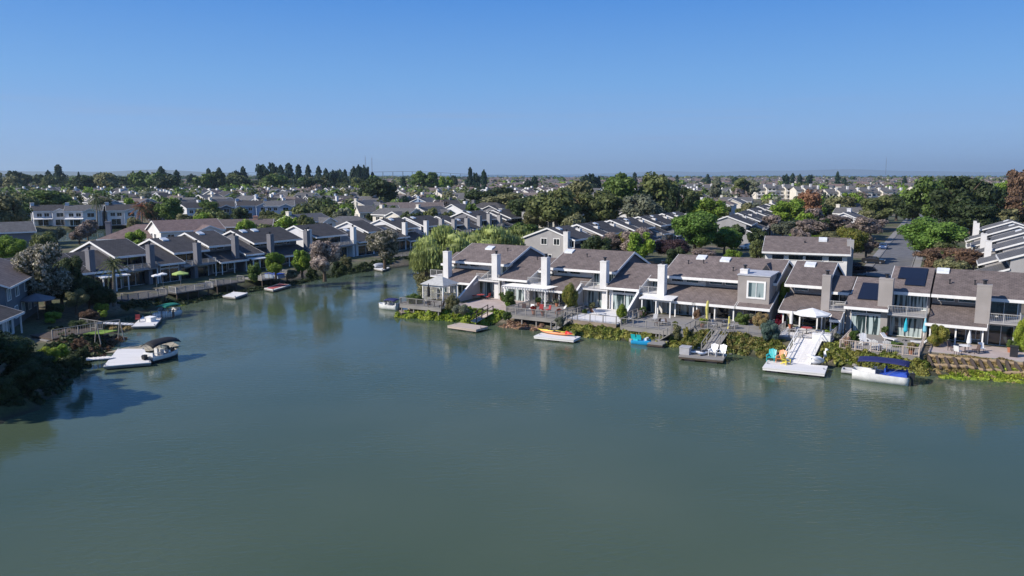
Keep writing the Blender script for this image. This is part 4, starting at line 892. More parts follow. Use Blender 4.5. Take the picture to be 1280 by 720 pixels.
deck('pale deck with open front under the white cantilever umbrella', 43.0, 48.9, -8.0, -1.6, z=.35, gap=.22, m='dock_pale', railm='deck_grey')
deck('grey brown balustraded deck with white adirondack chairs', 50.2, 57.8, -10.0, -.1, z=.1, gap=.2, railm='dock_pinkish')
deck('brown ground level patio in front of the last taupe townhouse', 58.4, 68.0, -6.3, 0, z=.05, rails='', m='patio_concrete', name='patio', cat='patio', skirt='concrete')
def ldeck(label, s0, s1, n0, n1, m='deck_shade', z=.1, gap=.14, railm='rail_shade'):
    n1 = n0 + 5.0
    x, y = FL.w(s0, n0); r = thing('deck', label, 'deck', x, y, GZ, FL.a); w_, d_ = s1 - s0, n1 - n0
    MB().box(0, w_, 0, d_, z - .2, z).build('platform', m, r)
    q = MB(); [q.bar((xx, .15, -2.2), (xx, .15, z - .2), .18) for xx in np.arange(.2, w_, 2)]; q.build('skirt', 'wood_dark', r)
    b = MB(); rail_mb(b, (0, .06), (w_, .06), z, .95, gap); rail_mb(b, (.06, .2), (.06, d_ * .35), z, .95, gap); rail_mb(b, (w_ - .06, .2), (w_ - .06, d_ * .35), z, .95, gap); b.build('railing', railm or m, r); return r
ldeck('dark wooden deck behind the leaning palm on the left shore', -3.0, 3.6, -13.4, -2.9)
ldeck('grey railed deck under the lime green umbrella', 5.4, 12.5, -13.2, -3, railm='rail_grey')
ldeck('pale railed deck right of the lime green umbrella', 14.6, 20.6, -11.6, -3)
ldeck('white railed deck holding a blue cover, above the red dock', 23.6, 30.4, -12.6, -3, railm='rail_grey', m='deck_grey')
ldeck('grey railed deck left of the rowing boat cover on the left shore', 63, 72, -11.5, -3)
def dock(label, p0, p1, depth, m='deck_grey', z=.45, x=None):
    (ax, ay), (bx, by) = px(*p0, z), px(*p1, z); fr = Frame(ax, ay, bx - ax, by - ay); L_ = math.hypot(bx - ax, by - ay)
    r = thing('floating_dock', label, 'dock', ax, ay, 0, fr.a)
    MB().box(0, L_, 0, depth, z - .1, z).build('decking', m, r)
    MB().box(.03, L_ - .03, .03, depth - .03, z - .3, z - .101).build('frame', m if 'dock' in m else 'wood_dark', r)
    f = MB(); nf = max(2, int(L_ / 1.8))
    for i in range(nf):
        for j in (0, 1): xx = (i + .5) * L_ / nf; yy = .5 + j * max(.1, depth - 1.1); f.box(xx - .55, xx + .55, max(.05, yy - .4), min(depth - .05, yy + .4), -.18, z - .301)
    f.build('float', 'metal_dark', r)
    k = MB(); [k.cyl(xx, depth * .5, z, z + .14, .06, .09) for xx in (.25, L_ - .25)]; k.build('bollard', 'metal_light', r)
    r['L'] = L_; del r['L']; return r, fr, L_
def gangway(label, p, q, w_=1.1, m='deck_grey', rails=True, steps=0, railm=None):
    p, q = Vector(p), Vector(q); d = q - p; L_ = math.hypot(d.x, d.y); r = thing('gangway', label, 'gangway', p.x, p.y, p.z, math.atan2(d.y, d.x))
    b = MB(); dz = d.z
    b.add([(0, -w_ / 2, -.08), (L_, -w_ / 2, dz - .08), (L_, w_ / 2, dz - .08), (0, w_ / 2, -.08), (0, -w_ / 2, 0), (L_, -w_ / 2, dz), (L_, w_ / 2, dz), (0, w_ / 2, 0)], BOXF)
    for i in range(int(L_ / .5)): xx = (i + .5) * .5; zz = dz * xx / L_; b.bar((xx, -w_ / 2 + .05, zz + .02), (xx, w_ / 2 - .05, zz + .02), .06, .04)
    b.build('ramp', m, r)
    if rails:
        g = MB()
        for s_ in (-1, 1):
            y_ = s_ * (w_ / 2 - .05); g.bar((0, y_, .9), (L_, y_, dz + .9), .07); g.bar((0, y_, .45), (L_, y_, dz + .45), .04)
            for i in range(4): xx = L_ * i / 3; g.bar((xx, y_, dz * xx / L_), (xx, y_, dz * xx / L_ + .95), .1)
        g.build('railing', railm or m, r)
    return r
def P3(u, v, z): x, y = px(u, v, z); return (x, y, z)
dock('beige floating dock with low posts below the open pink patio', (559, 407), (595, 412), 2.6, 'dock_pinkish')
gangway('beige gangway with dark posts leading up to the pink patio', P3(592, 402, .5), P3(613, 390, 1.5), 1.3, 'dock_pinkish', railm='wood_dark')
dkB, frB, LB_ = dock('grey floating dock carrying the orange kayak', (667, 420), (717, 425), 2.3, 'dock_pale')
gangway('steep grey gangway above the orange kayak', P3(692, 412, .5), P3(712, 398, 1.6), 1.0, railm='deck_grey')
dock('weathered grey dock right of the blue pedal boat', (809, 429), (828, 431), 3.2, 'deck_grey')
gangway('short grey ramp from the large deck to the weathered dock', P3(828, 424, .5), P3(842, 416, 1.5), 1.4)
dock('dark edged dock holding a grey box and two white chairs', (848, 445), (904, 450), 2.9, 'deck_grey', z=.5)
gangway('grey wooden stairs with railings above the dock with two white chairs', (*FR.w(37.3, -14.6), .53), (*FR.w(37.0, -8.2), 1.8), 1.6, railm='deck_grey')
dock('large white dock with turquoise, orange and yellow chairs', (953, 459), (1031, 467), 3.5, 'dock_pale', z=.5)
gangway('broad white ramp with white side rails above the large white dock', (*FR.w(46.9, -15.0), .53), (*FR.w(46.7, -7.7), 1.85), 2.7, 'dock_pale', railm='trim_white')
dock('brown grey dock with a sloping ramp beside the blue canopied boat', (502, 391), (522, 390), 2.4, 'deck_wood')
gangway('wide pinkish grey ramp beside the grey deck and the blue canopied boat', P3(518, 386, .5), P3(505, 377, 1.45), 2.2, 'dock_pinkish', rails=False)
def quad_dock(label, pts, m='dock_pale', z=.45, name='floating_dock'):
    P = [px(*p, z) for p in pts]; r = thing(name, label, 'dock', *P[0], 0); Q = [(a - P[0][0], b - P[0][1]) for a, b in P]
    MB().extr(Q, z - .1, z).build('decking', m, r)
    cx, cy = sum(a for a, _ in Q) / 4, sum(b for _, b in Q) / 4
    MB().extr([(cx + (a - cx) * .97, cy + (b - cy) * .97) for a, b in Q], z - .32, z - .101).build('frame', 'deck_grey', r)
    MB().extr([(cx + (a - cx) * .9, cy + (b - cy) * .9) for a, b in Q], -.15, z - .321).build('float', 'metal_dark', r)
    k = MB(); [k.cyl(a * .93 + cx * .07, b * .93 + cy * .07, z, z + .16, .07, .1) for a, b in Q]; k.build('bollard', 'metal_light', r); return r
quad_dock('big pale dock in front of the black canopied boat', [(129, 458), (189, 453), (180, 436), (147, 436)])
gangway('long pale gangway from the dark garden to the big pale dock', P3(140, 446, .52), P3(104, 449, .9), 1.3, 'dock_pale', rails=False)
quad_dock('pale dock beside the green canopied boat', [(164, 408), (194, 407), (203, 396), (178, 396)])
gangway('long narrow pale gangway towards the green canopied boat', P3(166, 405, .52), P3(122, 403, .9), 1.2, 'dock_pale', rails=False)
quad_dock('small grey dock left of the red covered dock', [(278, 370), (294, 371.5), (310, 366), (292, 364.5)], 'dock_pale')
q = quad_dock('low dock with a red carpet surface by the left row', [(330, 360.5), (341, 362.5), (364, 356), (350, 354)], 'dock_pale')
P_ = [px(*p, .47) for p in [(333, 360), (341, 361.3), (361, 355.8), (350, 354.6)]]
ro = MB().extr([(a - q.location.x, b - q.location.y) for a, b in P_], .452, .475).build('carpet', 'carpet_red', q)
quad_dock('small pale dock with a covered dinghy on the far left shore', [(462, 334.5), (478, 337.5), (487, 334.5), (474, 332)], 'dock_pale')

# ------------------------------------------------------------------ boats
def hull_mesh(L_, W_, H_, bow=1.0, square=.0, zb=-.25, n=14, mi=0):
    """lofted hull along x, stern at 0; returns builder"""
    mb = MB(); secs = []
    for i in range(n + 1):
        t = i / n; k = 1 - max(0, (t - .55) / .45) ** (2.2 * bow) * (1 - square); k = max(k, .03); hw = W_ / 2 * k * (.92 + .08 * min(1, t * 4))
        sh = H_ * (1 + .22 * t * t); kl = zb + (.28 * max(0, (t - .6) / .4) ** 2)
        secs.append([(t * L_, -hw, sh), (t * L_, -hw * .97, sh * .5), (t * L_, -hw * .72, zb * .3 + .05), (t * L_, 0, kl), (t * L_, hw * .72, zb * .3 + .05), (t * L_, hw * .97, sh * .5), (t * L_, hw, sh)])
    v = [p for s_ in secs for p in s_]; f = []
    for i in range(n):
        for j in range(6): a = i * 7 + j; f.append((a, a + 7, a + 8, a + 1))
    f.append(tuple(range(7))); f.append(tuple(n * 7 + j for j in range(6, -1, -1)))
    mb.add(v, f, mi)
    # inner floor and gunwale
    fl = []
    for i in range(n): 
        a, b = secs[i], secs[i + 1]; z0, z1 = a[0][2] * .62, b[0][2] * .62
        k = len(mb.v)
        mb.add([(a[0][0], a[0][1] * .86, z0), (a[0][0], a[6][1] * .86, z0), (b[0][0], b[6][1] * .86, z1), (b[0][0], b[0][1] * .86, z1)], [(0, 3, 2, 1)])
        for s_, q in ((-1, 0), (1, 6)):
            mb.add([a[q], b[q], (b[q][0], b[q][1] * .86, b[q][2]), (a[q][0], a[q][1] * .86, a[q][2])], [(0, 1, 2, 3)])
            mb.add([(a[q][0], a[q][1] * .86, a[q][2]), (b[q][0], b[q][1] * .86, b[q][2]), (b[q][0], b[q][1] * .86, z1), (a[q][0], a[q][1] * .86, z0)], [(0, 1, 2, 3)])
    return mb
def canopy_mb(x0, x1, w_, z, arch=.22, n=8):
    mb = MB(); vs = []; 
    for i in range(n + 1):
        for j in range(n + 1):
            u, t = i / n, j / n; xx = x0 + (x1 - x0) * u; yy = w_ * (t - .5); vs.append((xx, yy, z - arch * (2 * t - 1) ** 2 - arch * .7 * abs(2 * u - 1) ** 3))
    m_ = len(vs); vs += [(a, b, c - .05) for a, b, c in vs]; f = []
    for i in range(n):
        for j in range(n):
            a = i * (n + 1) + j; f.append((a, a + n + 1, a + n + 2, a + 1)); f.append((a + m_, a + 1 + m_, a + n + 2 + m_, a + n + 1 + m_))
    e = lambda a, b: f.append((a, b, b + m_, a + m_))
    for k in range(n): e(k, k + 1); e(n * (n + 1) + k + 1, n * (n + 1) + k); e((k + 1) * (n + 1), k * (n + 1)); e(k * (n + 1) + n, (k + 1) * (n + 1) + n)
    skirt = MB(); mb.add(vs, f); return mb
def boat(label, stern, ang, L_, W_, H_, canopy=None, cm='fabric_navy', hm='hull_white', square=.3, band=None, seats='plastic_white', glass=True, cz=1.85, cx=(.12, .72), arch=.22):
    x, y = stern; r = thing('motor_boat', label, 'boat', x, y, 0, R(ang))
    hull_mesh(L_, W_, H_, square=square).build('hull', hm, r, smooth=True)
    if hm == 'hull_dark':
        t_ = hull_mesh(L_, W_ + .06, H_, square=square, zb=H_ * .55).build('topsides', 'hull_white', r, smooth=True)
    if band:
        b = MB(); [b.bar((L_ * .02, s_ * (W_ / 2 + .01), H_ * .42), (L_ * .56, s_ * (W_ / 2 + .01), H_ * .46), .04, H_ * .3) for s_ in (-1, 1)]; b.build('hull_band', band, r)
    s = MB(); s.box(L_ * .06, L_ * .16, -W_ * .36, W_ * .36, H_ * .63, H_ * 1.05); s.box(L_ * .04, L_ * .07, -W_ * .36, W_ * .36, H_ * .63, H_ * 1.5)
    for s_ in (-1, 1): s.box(L_ * .42, L_ * .5, s_ * W_ * .24 - .22, s_ * W_ * .24 + .22, H_ * .63, H_ * 1.1); s.box(L_ * .4, L_ * .43, s_ * W_ * .24 - .22, s_ * W_ * .24 + .22, H_ * .63, H_ * 1.7)
    s.build('seat', seats, r)
    c = MB(); c.box(L_ * .58, L_ * .64, -W_ * .38, W_ * .38, H_ * .63, H_ * 1.45); c.build('console', 'hull_white', r)
    if glass:
        g = MB(); g.prism(-W_ * .37, W_ * .37, [(-.02, 0), (.02, 0), (.32, .5), (.28, .5)]); g.v = [(L_ * .66 - b_ , a_, H_ * 1.45 + c_) for a_, b_, c_ in g.v]; w_o = g.build('windshield', 'glass_pale', r)
    if canopy:
        canopy_mb(L_ * cx[0], L_ * cx[1], W_ * .98, cz, arch).build('canopy', cm, r, smooth=True)
        p = MB()
        for xx in (cx[0] + .05, (cx[0] + cx[1]) / 2, cx[1] - .05):
            for s_ in (-1, 1): p.tube([(L_ * .4, s_ * W_ * .46, H_ * .95), (L_ * xx, s_ * W_ * .45, cz - .24)], [.015, .015], 6)
        p.build('canopy_frame', 'metal_dark', r)
    m_ = MB(); m_.box(-.5, -.08, -.18, .18, H_ * .7, H_ * 1.35); m_.box(-.38, -.2, -.08, .08, -.2, H_ * .7); m_.bar((-.1, 0, H_ * .9), (.1, 0, H_ * .9), .12); m_.build('outboard_motor', 'metal_dark', r)
    return r
a2 = math.degrees(FR.a)
bt = boat('white boat with a navy canopy and bright blue seats beside the shore', px(1136, 477, .3), a2 + 180, 5.0, 2.3, .85, True, 'fabric_navy', seats='fabric_blue', square=.55, cz=2.35, cx=(.0, .9))
cv = MB(); cv.add([(.1, -1.0, .87), (2.2, -1.0, .87), (2.2, 1.0, .87), (.1, 1.0, .87), (.2, -.6, 1.25), (2.0, -.6, 1.2), (2.0, .7, 1.1), (.2, .7, 1.25)], BOXF); cv.build('seat_cover', 'fabric_blue', bt)
boat('small white boat with a blue canopy at the tip of the right shore', px(499, 385, .3), 150, 3.8, 1.8, .7, True, 'fabric_navy', square=.1, cz=1.7, cx=(.05, .6))
boat('dark hulled boat with a large black canopy at the big pale dock', px(184, 451, .3), 66, 3.9, 1.9, .75, True, 'fabric_black', hm='hull_dark', square=.35, cz=2.4, cx=(.0, .98), arch=.4)
boat('white boat with a green canopy at the left shore', px(222, 391, .3), -110, 4.6, 1.9, .75, True, 'fabric_green', square=.1, cz=1.95, cx=(.05, .7))
def kayak(label, x, y, z, ang, L_, m, cat='kayak', tip=None):
    r = thing('kayak', label, cat, x, y, z, R(ang)); mb = MB(); n = 14; vs = []
    for i in range(n + 1):
        t = i / n; k = math.sin(math.pi * min(max(t, .02), .98)) ** .7; lift = .12 * (2 * t - 1) ** 4
        for j in range(8): a = 2 * math.pi * j / 8; vs.append(((t - .5) * L_, .36 * k * math.cos(a), .2 + lift + .19 * k * math.sin(a)))
    f = [(i * 8 + j, i * 8 + (j + 1) % 8, (i + 1) * 8 + (j + 1) % 8, (i + 1) * 8 + j) for i in range(n) for j in range(8)]
    mb.add(vs, f); mb.build('hull', m, r, smooth=True)
    c = MB(); c.tube([(-.5, 0, .385), (.5, 0, .385)], [.22, .22], 10); c.v = [(a, b, min(c_, .42)) for a, b, c_ in c.v]; c.build('cockpit', 'metal_dark', r)
    if tip: t_ = MB(); t_.tube([(L_ * .28, 0, .33), (L_ * .47, 0, .36)], [.3, .06], 8); t_.build('bow', tip, r, smooth=True)
    return r
x, y = px(696, 418, .5); kayak('orange kayak with a red bow lying on the grey dock', x, y, .46, a2, 4.6, 'plastic_orange', tip='plastic_red')
x, y = px(690, 415.5, .5); kayak('yellow orange kayak behind the orange one on the grey dock', x, y, .46, a2, 4.0, 'plastic_yellow')
for u, v, an, lb in ((870, 441, 20, 'white kayak half turned on the dock, beside the grey box'), (880, 442, 75, 'white kayak on the dock, beside the white chairs')):
    x, y = px(u, v, .6); kayak(lb, x, y, .52, a2 + an, 2.6, 'plastic_white')
def pedal_boat():
    x, y = px(790, 429, 0); r = thing('pedal_boat', 'bright blue pedal boat moored beside the weathered dock', 'pedal boat', x, y, 0, FR.a)
    for s_ in (0, 1.15): hull_mesh(2.4, .62, .42, square=.2, zb=-.15).move(0, s_ - .1).build('hull', 'plastic_blue', r, smooth=True)
    MB().box(.2, 1.7, -.3, 1.3, .3, .42).build('deck', 'plastic_blue', r)
    s = MB(); [s.box(.15, .75, a, a + .55, .42, .62) for a in (-.1, .6)]; [s.prism(a, a + .55, [(0, .5), (.1, .5), (-.15, 1.15), (-.25, 1.15)]) for a in (-.1, .6)]
    s.v = [(b + .2 if False else a, b, c) for a, b, c in s.v]; s.build('seat', 'plastic_aqua', r)
    MB().box(1.5, 1.75, .2, 1.0, .42, .75).build('pedal_box', 'plastic_white', r)
pedal_boat()
def swan():
    x, y = px(1021, 455, .5); r = thing('swan_float', 'white and yellow swan shaped float standing on the corner of the white dock', 'pool float', x, y, .5, FR.a + .6)
    b = MB(); b.tube([(-.9, 0, .3), (-.4, 0, .42), (.2, 0, .42), (.7, 0, .35)], [.2, .42, .42, .2], 12); b.build('body', 'plastic_white', r, smooth=True)
    n = MB(); n.tube([(.55, 0, .4), (.85, 0, .85), (.75, 0, 1.3), (.9, 0, 1.55), (1.1, 0, 1.5)], [.2, .15, .13, .15, .1], 10); n.build('neck', 'plastic_white', r, smooth=True)
    k = MB(); k.tube([(1.08, 0, 1.5), (1.3, 0, 1.42)], [.08, .02], 8); k.build('beak', 'plastic_yellow', r)
    w = MB(); [w.tube([(.3, s_ * .4, .5), (-.5, s_ * .5, .75), (-.9, s_ * .45, .9)], [.14, .2, .05], 8) for s_ in (-1, 1)]; w.build('wing', 'plastic_white', r, smooth=True)
swan()
def raft():
    x, y = px(1066, 464, .2); r = thing('dinghy', 'grey inflatable dinghy at the bow of the navy canopied boat', 'dinghy', x, y, 0, FR.a)
    b = MB(); b.tube([(-1, -.55, .22), (.6, -.55, .22), (1.15, -.3, .3), (1.25, 0, .32), (1.15, .3, .3), (.6, .55, .22), (-1, .55, .22)], [.2] * 7, 10); b.build('tube', 'plastic_grey', r, smooth=True)
    MB().box(-.95, .9, -.4, .4, .1, .18).build('floor', 'tarp_grey', r); MB().box(-1.0, -.93, -.4, .4, .05, .45).build('transom', 'plastic_white', r)
raft()
def dinghy_cover():
    x, y = px(474, 334, .5); r = thing('covered_dinghy', 'small dinghy under a domed grey cover on the far left shore', 'dinghy', x, y, .46, R(40))
    hull_mesh(3.0, 1.3, .3, square=.1, zb=0).move(-1.5, 0).build('hull', 'hull_white', r, smooth=True); canopy_mb(-1.4, 1.2, 1.5, .95, .5).build('cover', 'tarp_grey', r, smooth=True)
dinghy_cover()

# ------------------------------------------------------------------ furniture
def adirondack(label, m, x, y, z, ang, s=1.0, group=None):
    r = thing('adirondack_chair', label, 'chair', x, y, z, R(ang), group); r.scale = (s, s, s)
    q = MB(); [q.bar((-.3, .02 + i * .11, .38 - i * .035), (.3, .02 + i * .11, .38 - i * .035), .095, .03) for i in range(5)]; q.build('seat', m, r)
    b = MB()
    for i in range(5): xx = -.25 + i * .125; b.bar((xx, .5, .2), (xx * 1.15, .82, .98 + .1 * (1 - abs(i - 2) / 2)), .11, .03)
    b.build('backrest', m, r)
    for s_ in (-1, 1):
        a = MB(); a.bar((s_ * .36, -.08, .56), (s_ * .36, .66, .56), .13, .03); a.build('armrest', m, r)
        l = MB(); l.bar((s_ * .33, -.02, 0), (s_ * .33, -.02, .55), .09, .04); l.bar((s_ * .33, .0, .36), (s_ * .33, .75, .04), .04, .1); l.build('leg', m, r)
    return r
def at_deck(u, v, z): return px(u, v, z)
GA = 'coloured chairs on the large white dock'
x, y = px(963, 452, .5); adirondack('turquoise adirondack chair on the large white dock', 'plastic_aqua', x, y, .5, a2, 1.15, GA)
x, y = px(974.5, 453.5, .5); adirondack('orange adirondack chair on the large white dock', 'plastic_orange', x, y, .5, a2 - 8, 1.15, GA)
x, y = px(985, 456, .5); adirondack('yellow adirondack chair nearest the white ramp', 'plastic_yellow', x, y, .5, a2 + 60, .95, GA)
GW = 'white adirondack chairs'
for u, v, z, an, lb in ((890, 445, .5, 0, 'white high backed chair on the dock with the kayaks, nearer the stairs'), (900, 446, .5, -5, 'white high backed chair at the outer end of the dock with the kayaks'),
                        (1082, 432, 1.52, 30, 'white adirondack chair left of the pair on the balustraded deck'), (1095, 437, 1.52, 170, 'white adirondack chair turned to the house, left one of a pair'),
                        (1108, 438, 1.52, 185, 'white adirondack chair turned to the house, right one of a pair')):
    x, y = px(u, v, z); adirondack(lb, 'plastic_white', x, y, z, a2 + an, 1.15, GW)
def chair(label, m, x, y, z, ang, group=None, arms=True):
    r = thing('patio_chair', label, 'chair', x, y, z, R(ang), group)
    MB().box(-.28, .28, 0, .52, .38, .45).build('seat', m, r); b = MB(); b.prism(-.28, .28, [(.48, .45), (.54, .45), (.66, .98), (.6, .98)]); b.build('backrest', m, r)
    for sx in (-1, 1):
        for yy in (.04, .48): l = MB(); l.bar((sx * .25, yy, 0), (sx * .25, yy, .4), .04); l.build('leg', 'metal_dark', r)
    return r
def table(label, m, x, y, z, rad, name='patio_table', h=.72):
    r = thing(name, label, 'table', x, y, z); MB().cyl(0, 0, h - .04, h, rad, n=20).build('tabletop', m, r); MB().cyl(0, 0, .03, h - .04, .05).build('pedestal', 'metal_dark', r); MB().cyl(0, 0, 0, .03, rad * .45).build('foot', 'metal_dark', r); return r
def umbrella(label, m, x, y, z, h, rad, closed=False, name='patio_umbrella'):
    r = thing(name, label, 'umbrella', x, y, z); MB().cyl(0, 0, 0, h, .03, n=8).build('pole', 'metal_light', r); MB().cyl(0, 0, 0, .1, .28, .22).build('base', 'metal_dark', r)
    c = MB()
    if closed:
        c.tube([(0, 0, h * .38), (0, 0, h * .45), (0, 0, h * .75), (0, 0, h * 1.0)], [.12, .24, .17, .03], 10)
    else:
        n = 8; R0 = rad; v = [(0, 0, h)] + [(R0 * math.cos(2 * math.pi * i / n), R0 * math.sin(2 * math.pi * i / n), h - rad * .32) for i in range(n)]
        v += [(a * 1.0, b * 1.0, c_ - .16) for a, b, c_ in v[1:]]
        c.add(v + [(0, 0, h - .04)], [(0, 1 + i, 1 + (i + 1) % n) for i in range(n)] + [(1 + i, 9 + i, 9 + (i + 1) % n, 1 + (i + 1) % n) for i in range(n)])
        rb = MB(); [rb.bar((0, 0, h - .3), (R0 * .95 * math.cos(2 * math.pi * i / n), R0 * .95 * math.sin(2 * math.pi * i / n), h - rad * .32 - .03), .02) for i in range(n)]; rb.build('ribs', 'metal_light', r)
    c.build('canopy', m, r); return r
x, y = px(536, 381, 1.5); umbrella('tall closed black umbrella beside the white gazebo', 'fabric_black', x, y, 1.5, 3.1, 1, True)
x, y = px(1131, 426, 1.5); umbrella('closed blue umbrella on the balustraded deck', 'fabric_aqua', x, y, 1.5, 2.6, 1, True)
x, y = px(1155, 427, 1.5); umbrella('closed pale blue umbrella beside the olive bush', 'fabric_pale_blue', x, y, 1.5, 2.7, 1, True)
x, y = px(1210, 441, 1.45); umbrella('closed white umbrella in the shaded patio of the last townhouse', 'fabric_white', x, y, 1.45, 2.4, 1, True)
x, y = FL.w(9.4, -9.2); umbrella('open lime green umbrella on the left shore deck', 'fabric_lime', x, y, 1.5, 2.9, 1.35)
x, y = FL.w(6.4, -7.2); umbrella('small open white umbrella left of the lime green one', 'fabric_white', x, y, 1.5, 2.6, .75)
x, y = FL.w(8.2, -6.4); umbrella('small open white umbrella close beside the lime green one', 'fabric_white', x, y, 1.5, 2.6, .75)
x, y = px(48, 399); umbrella('wide grey umbrella beside the blue grey house', 'siding_grey', x, y, GZ, 3.4, 2.2)
x, y = px(699, 305, 3); umbrella('small white umbrella standing among the bushes right of the willow', 'fabric_white', *px(637, 322), GZ, 3.2, 1.4)
def cantilever():
    x, y = FR.w(44.0, -4.4); r = thing('cantilever_umbrella', 'large open white cantilever umbrella over the pale deck', 'umbrella', x, y, GZ + .35, FR.a)
    MB().box(-.4, .4, -.4, .4, 0, .12).build('base', 'metal_dark', r)
    m_ = MB(); m_.tube([(0, 0, .1), (0, 0, 1.2), (.15, 0, 2.2), (.9, 0, 2.95), (2.0, 0, 3.05)], [.05, .05, .05, .045, .04], 8); m_.build('mast', 'metal_dark', r)
    n = 8; v = [(2.2, 0, 3.0)] + [(2.2 + 2.05 * math.cos(2 * math.pi * (i + .5) / n), 2.05 * math.sin(2 * math.pi * (i + .5) / n), 2.4) for i in range(n)]; v += [(a, b, c - .18) for a, b, c in v[1:]]
    c = MB(); c.add(v, [(0, 1 + i, 1 + (i + 1) % n) for i in range(n)] + [(1 + i, 9 + i, 9 + (i + 1) % n, 1 + (i + 1) % n) for i in range(n)]); c.build('canopy', 'fabric_white', r)
    cc = MB(); cc.tube([(-.1, 0, .9), (-.1, 0, 1.5), (-.05, 0, 2.4)], [.17, .2, .12], 10); cc.build('pole_cover', 'fabric_white', r)
cantilever()
table('round dark table beside the closed black umbrella', 'wicker', *px(543, 383, 1.5), 1.5, .6)
table('round reddish patio table on the open pink patio', 'cushion_red', *px(601, 374, 1.46), 1.46, .6)
table('white round table on the balustraded deck between the white chairs', 'plastic_white', *px(1101, 436, 1.5), 1.5, .35, h=.5)
table('dark table in front of the box window townhouse', 'metal_dark', *px(903, 408, 1.7), 1.7, .8)
table('round table with a red top under the white cantilever umbrella', 'cushion_red', *px(1008, 417, 1.75), 1.75, .6)
table('white round table in the shade of the last townhouse', 'plastic_white', *px(1206, 440, 1.45), 1.45, .6)
GC = 'dark patio chairs along the right shore'
for i, (u, v, z, an, m, lb) in enumerate([
    (594, 373, 1.46, 90, 'cushion_red', 'red cushioned chair left of the round reddish table'), (608, 374, 1.46, -90, 'cushion_red', 'red cushioned chair right of the round reddish table'),
    (538, 384, 1.5, 60, 'wicker', 'dark wicker chair at the table beside the black umbrella'), (550, 385, 1.5, -80, 'wicker', 'dark wicker chair at the corner of the grey deck'),
    (676, 390, 1.55, 20, 'cushion_red', 'red chair under the white pergola, nearer the middle post'), (683, 391, 1.55, -30, 'cushion_red', 'red chair under the white pergola, beside the red flowers'),
    (655, 389, 1.55, 30, 'wicker', 'wicker chair at the left post of the pergola'), (663, 390, 1.55, 0, 'plastic_white', 'white chair under the pergola behind the close boarded railing'),
    (800, 398, 1.52, 20, 'wicker', 'wicker chair in the porch shade of the large grey deck'), (896, 410, 1.7, 80, 'plastic_grey', 'grey chair left of the dark table'), (911, 411, 1.7, -80, 'plastic_grey', 'grey chair right of the dark table'),
    (1001, 420, 1.75, 60, 'plastic_grey', 'grey chair left of the red topped table'), (1192, 439, 1.45, 60, 'wicker', 'dark chair deepest in the shade of the last townhouse'), (1216, 442, 1.45, -60, 'wicker', 'dark chair right of the white table in the shade'),
    (1199, 443, 1.45, 150, 'plastic_white', 'white chair at the left side of the shaded white table'), (1228, 441, 1.45, 20, 'plastic_white', 'white draped chair in front of the shaded glass')]):
    chair(lb, m, *px(u, v, z), z, a2 + an, GC)
def lounger(label, x, y, z, ang, m='plastic_white'):
    r = thing('sun_lounger', label, 'lounger', x, y, z, R(ang)); MB().box(-.32, .32, 0, 1.3, .28, .36).build('seat', m, r); b = MB(); b.prism(-.32, .32, [(1.28, .3), (1.34, .26), (1.85, .75), (1.8, .8)]); b.build('backrest', m, r)
    for a in (-.28, .28):
        for b_ in (.1, 1.2): l = MB(); l.bar((a, b_, 0), (a, b_, .28), .05); l.build('leg', m, r)
lounger('white lounger between the white chairs and the closed blue umbrella', *px(1120, 428, 1.5), 1.5, a2 + 60)
lounger('white lounger under the closed blue umbrella', *px(1138, 430, 1.5), 1.5, a2 - 80)
lounger('white lounger by the dark corner of the tiny side porch', *px(1050, 424, 1.5), 1.5, a2 + 30)
def storage_box(label, x, y, z, w_, d_, h, m, lid='plastic_grey'):
    r = thing('storage_box', label, 'box', x, y, z, FR.a); MB().box(0, w_, 0, d_, 0, h).build('body', m, r); l = MB(); l.prism(-.04, w_ + .04, [(-.04, h), (d_ + .04, h), (d_ + .04, h + .12), (-.04, h + .06)]); l.build('lid', lid, r)
x, y = px(849, 442.5, .5); storage_box('light grey storage box at the end of the dock with the kayaks', x, y, .5, 1.1, .9, .75, 'plastic_grey')
x, y = px(1015, 425, 1.75); storage_box('white box bench on the deck beside the white ramp', x, y, 1.75, 1.9, .8, .7, 'plastic_white', 'plastic_white')
x, y = px(1262, 446, 1.45); storage_box('black wheeled bin on the patio corner at the right edge', x, y, 1.45, .7, .7, 1.0, 'metal_dark', 'metal_dark')
x, y = FL.w(26.0, -10.8); storage_box('long blue covered box on the white railed deck', x, y, 1.5, 3.4, 1.6, .7, 'siding_blue', 'fabric_blue')
o = MB(); o.tube([(0, 0, .0), (.05, .02, 1.0), (.0, 0, 2.0), (.1, 0, 2.9)], [.22, .16, .2, .14], 7); y_ = o.build('hanging_cloth', 'fabric_yellow'); y_.location = (*px(883, 405, 1.7), 1.7); tag(y_, 'long yellow cloth hanging from the porch edge beside the box window townhouse', 'cloth')
o = MB(); o.tube([(0, 0, 0), (.04, .05, .7), (0, 0, 1.5)], [.2, .14, .1], 7); y_ = o.build('folded_parasol', 'fabric_yellow'); y_.location = (*px(911, 411, 1.7), 1.7); tag(y_, 'short pale yellow bundle standing by the deck railing', 'parasol')
def pot(label, s, n, z, k=1.0, mk='green', pm='terracotta'):
    x, y = FR.w(s, n); r = thing('potted_plant', label, 'potted plant', x, y, z, random.uniform(0, 6), 'potted plants on the decks'); MB().cyl(0, 0, 0, .42 * k, .17 * k, .25 * k).build('pot', pm, r)
    c = bpy.data.objects.new('foliage', crown_mesh('round', mk, 1, random.randrange(3))); col.objects.link(c); c.parent = r; c.location = (0, 0, .34 * k); c.scale = (.42 * k, .42 * k, .75 * k)
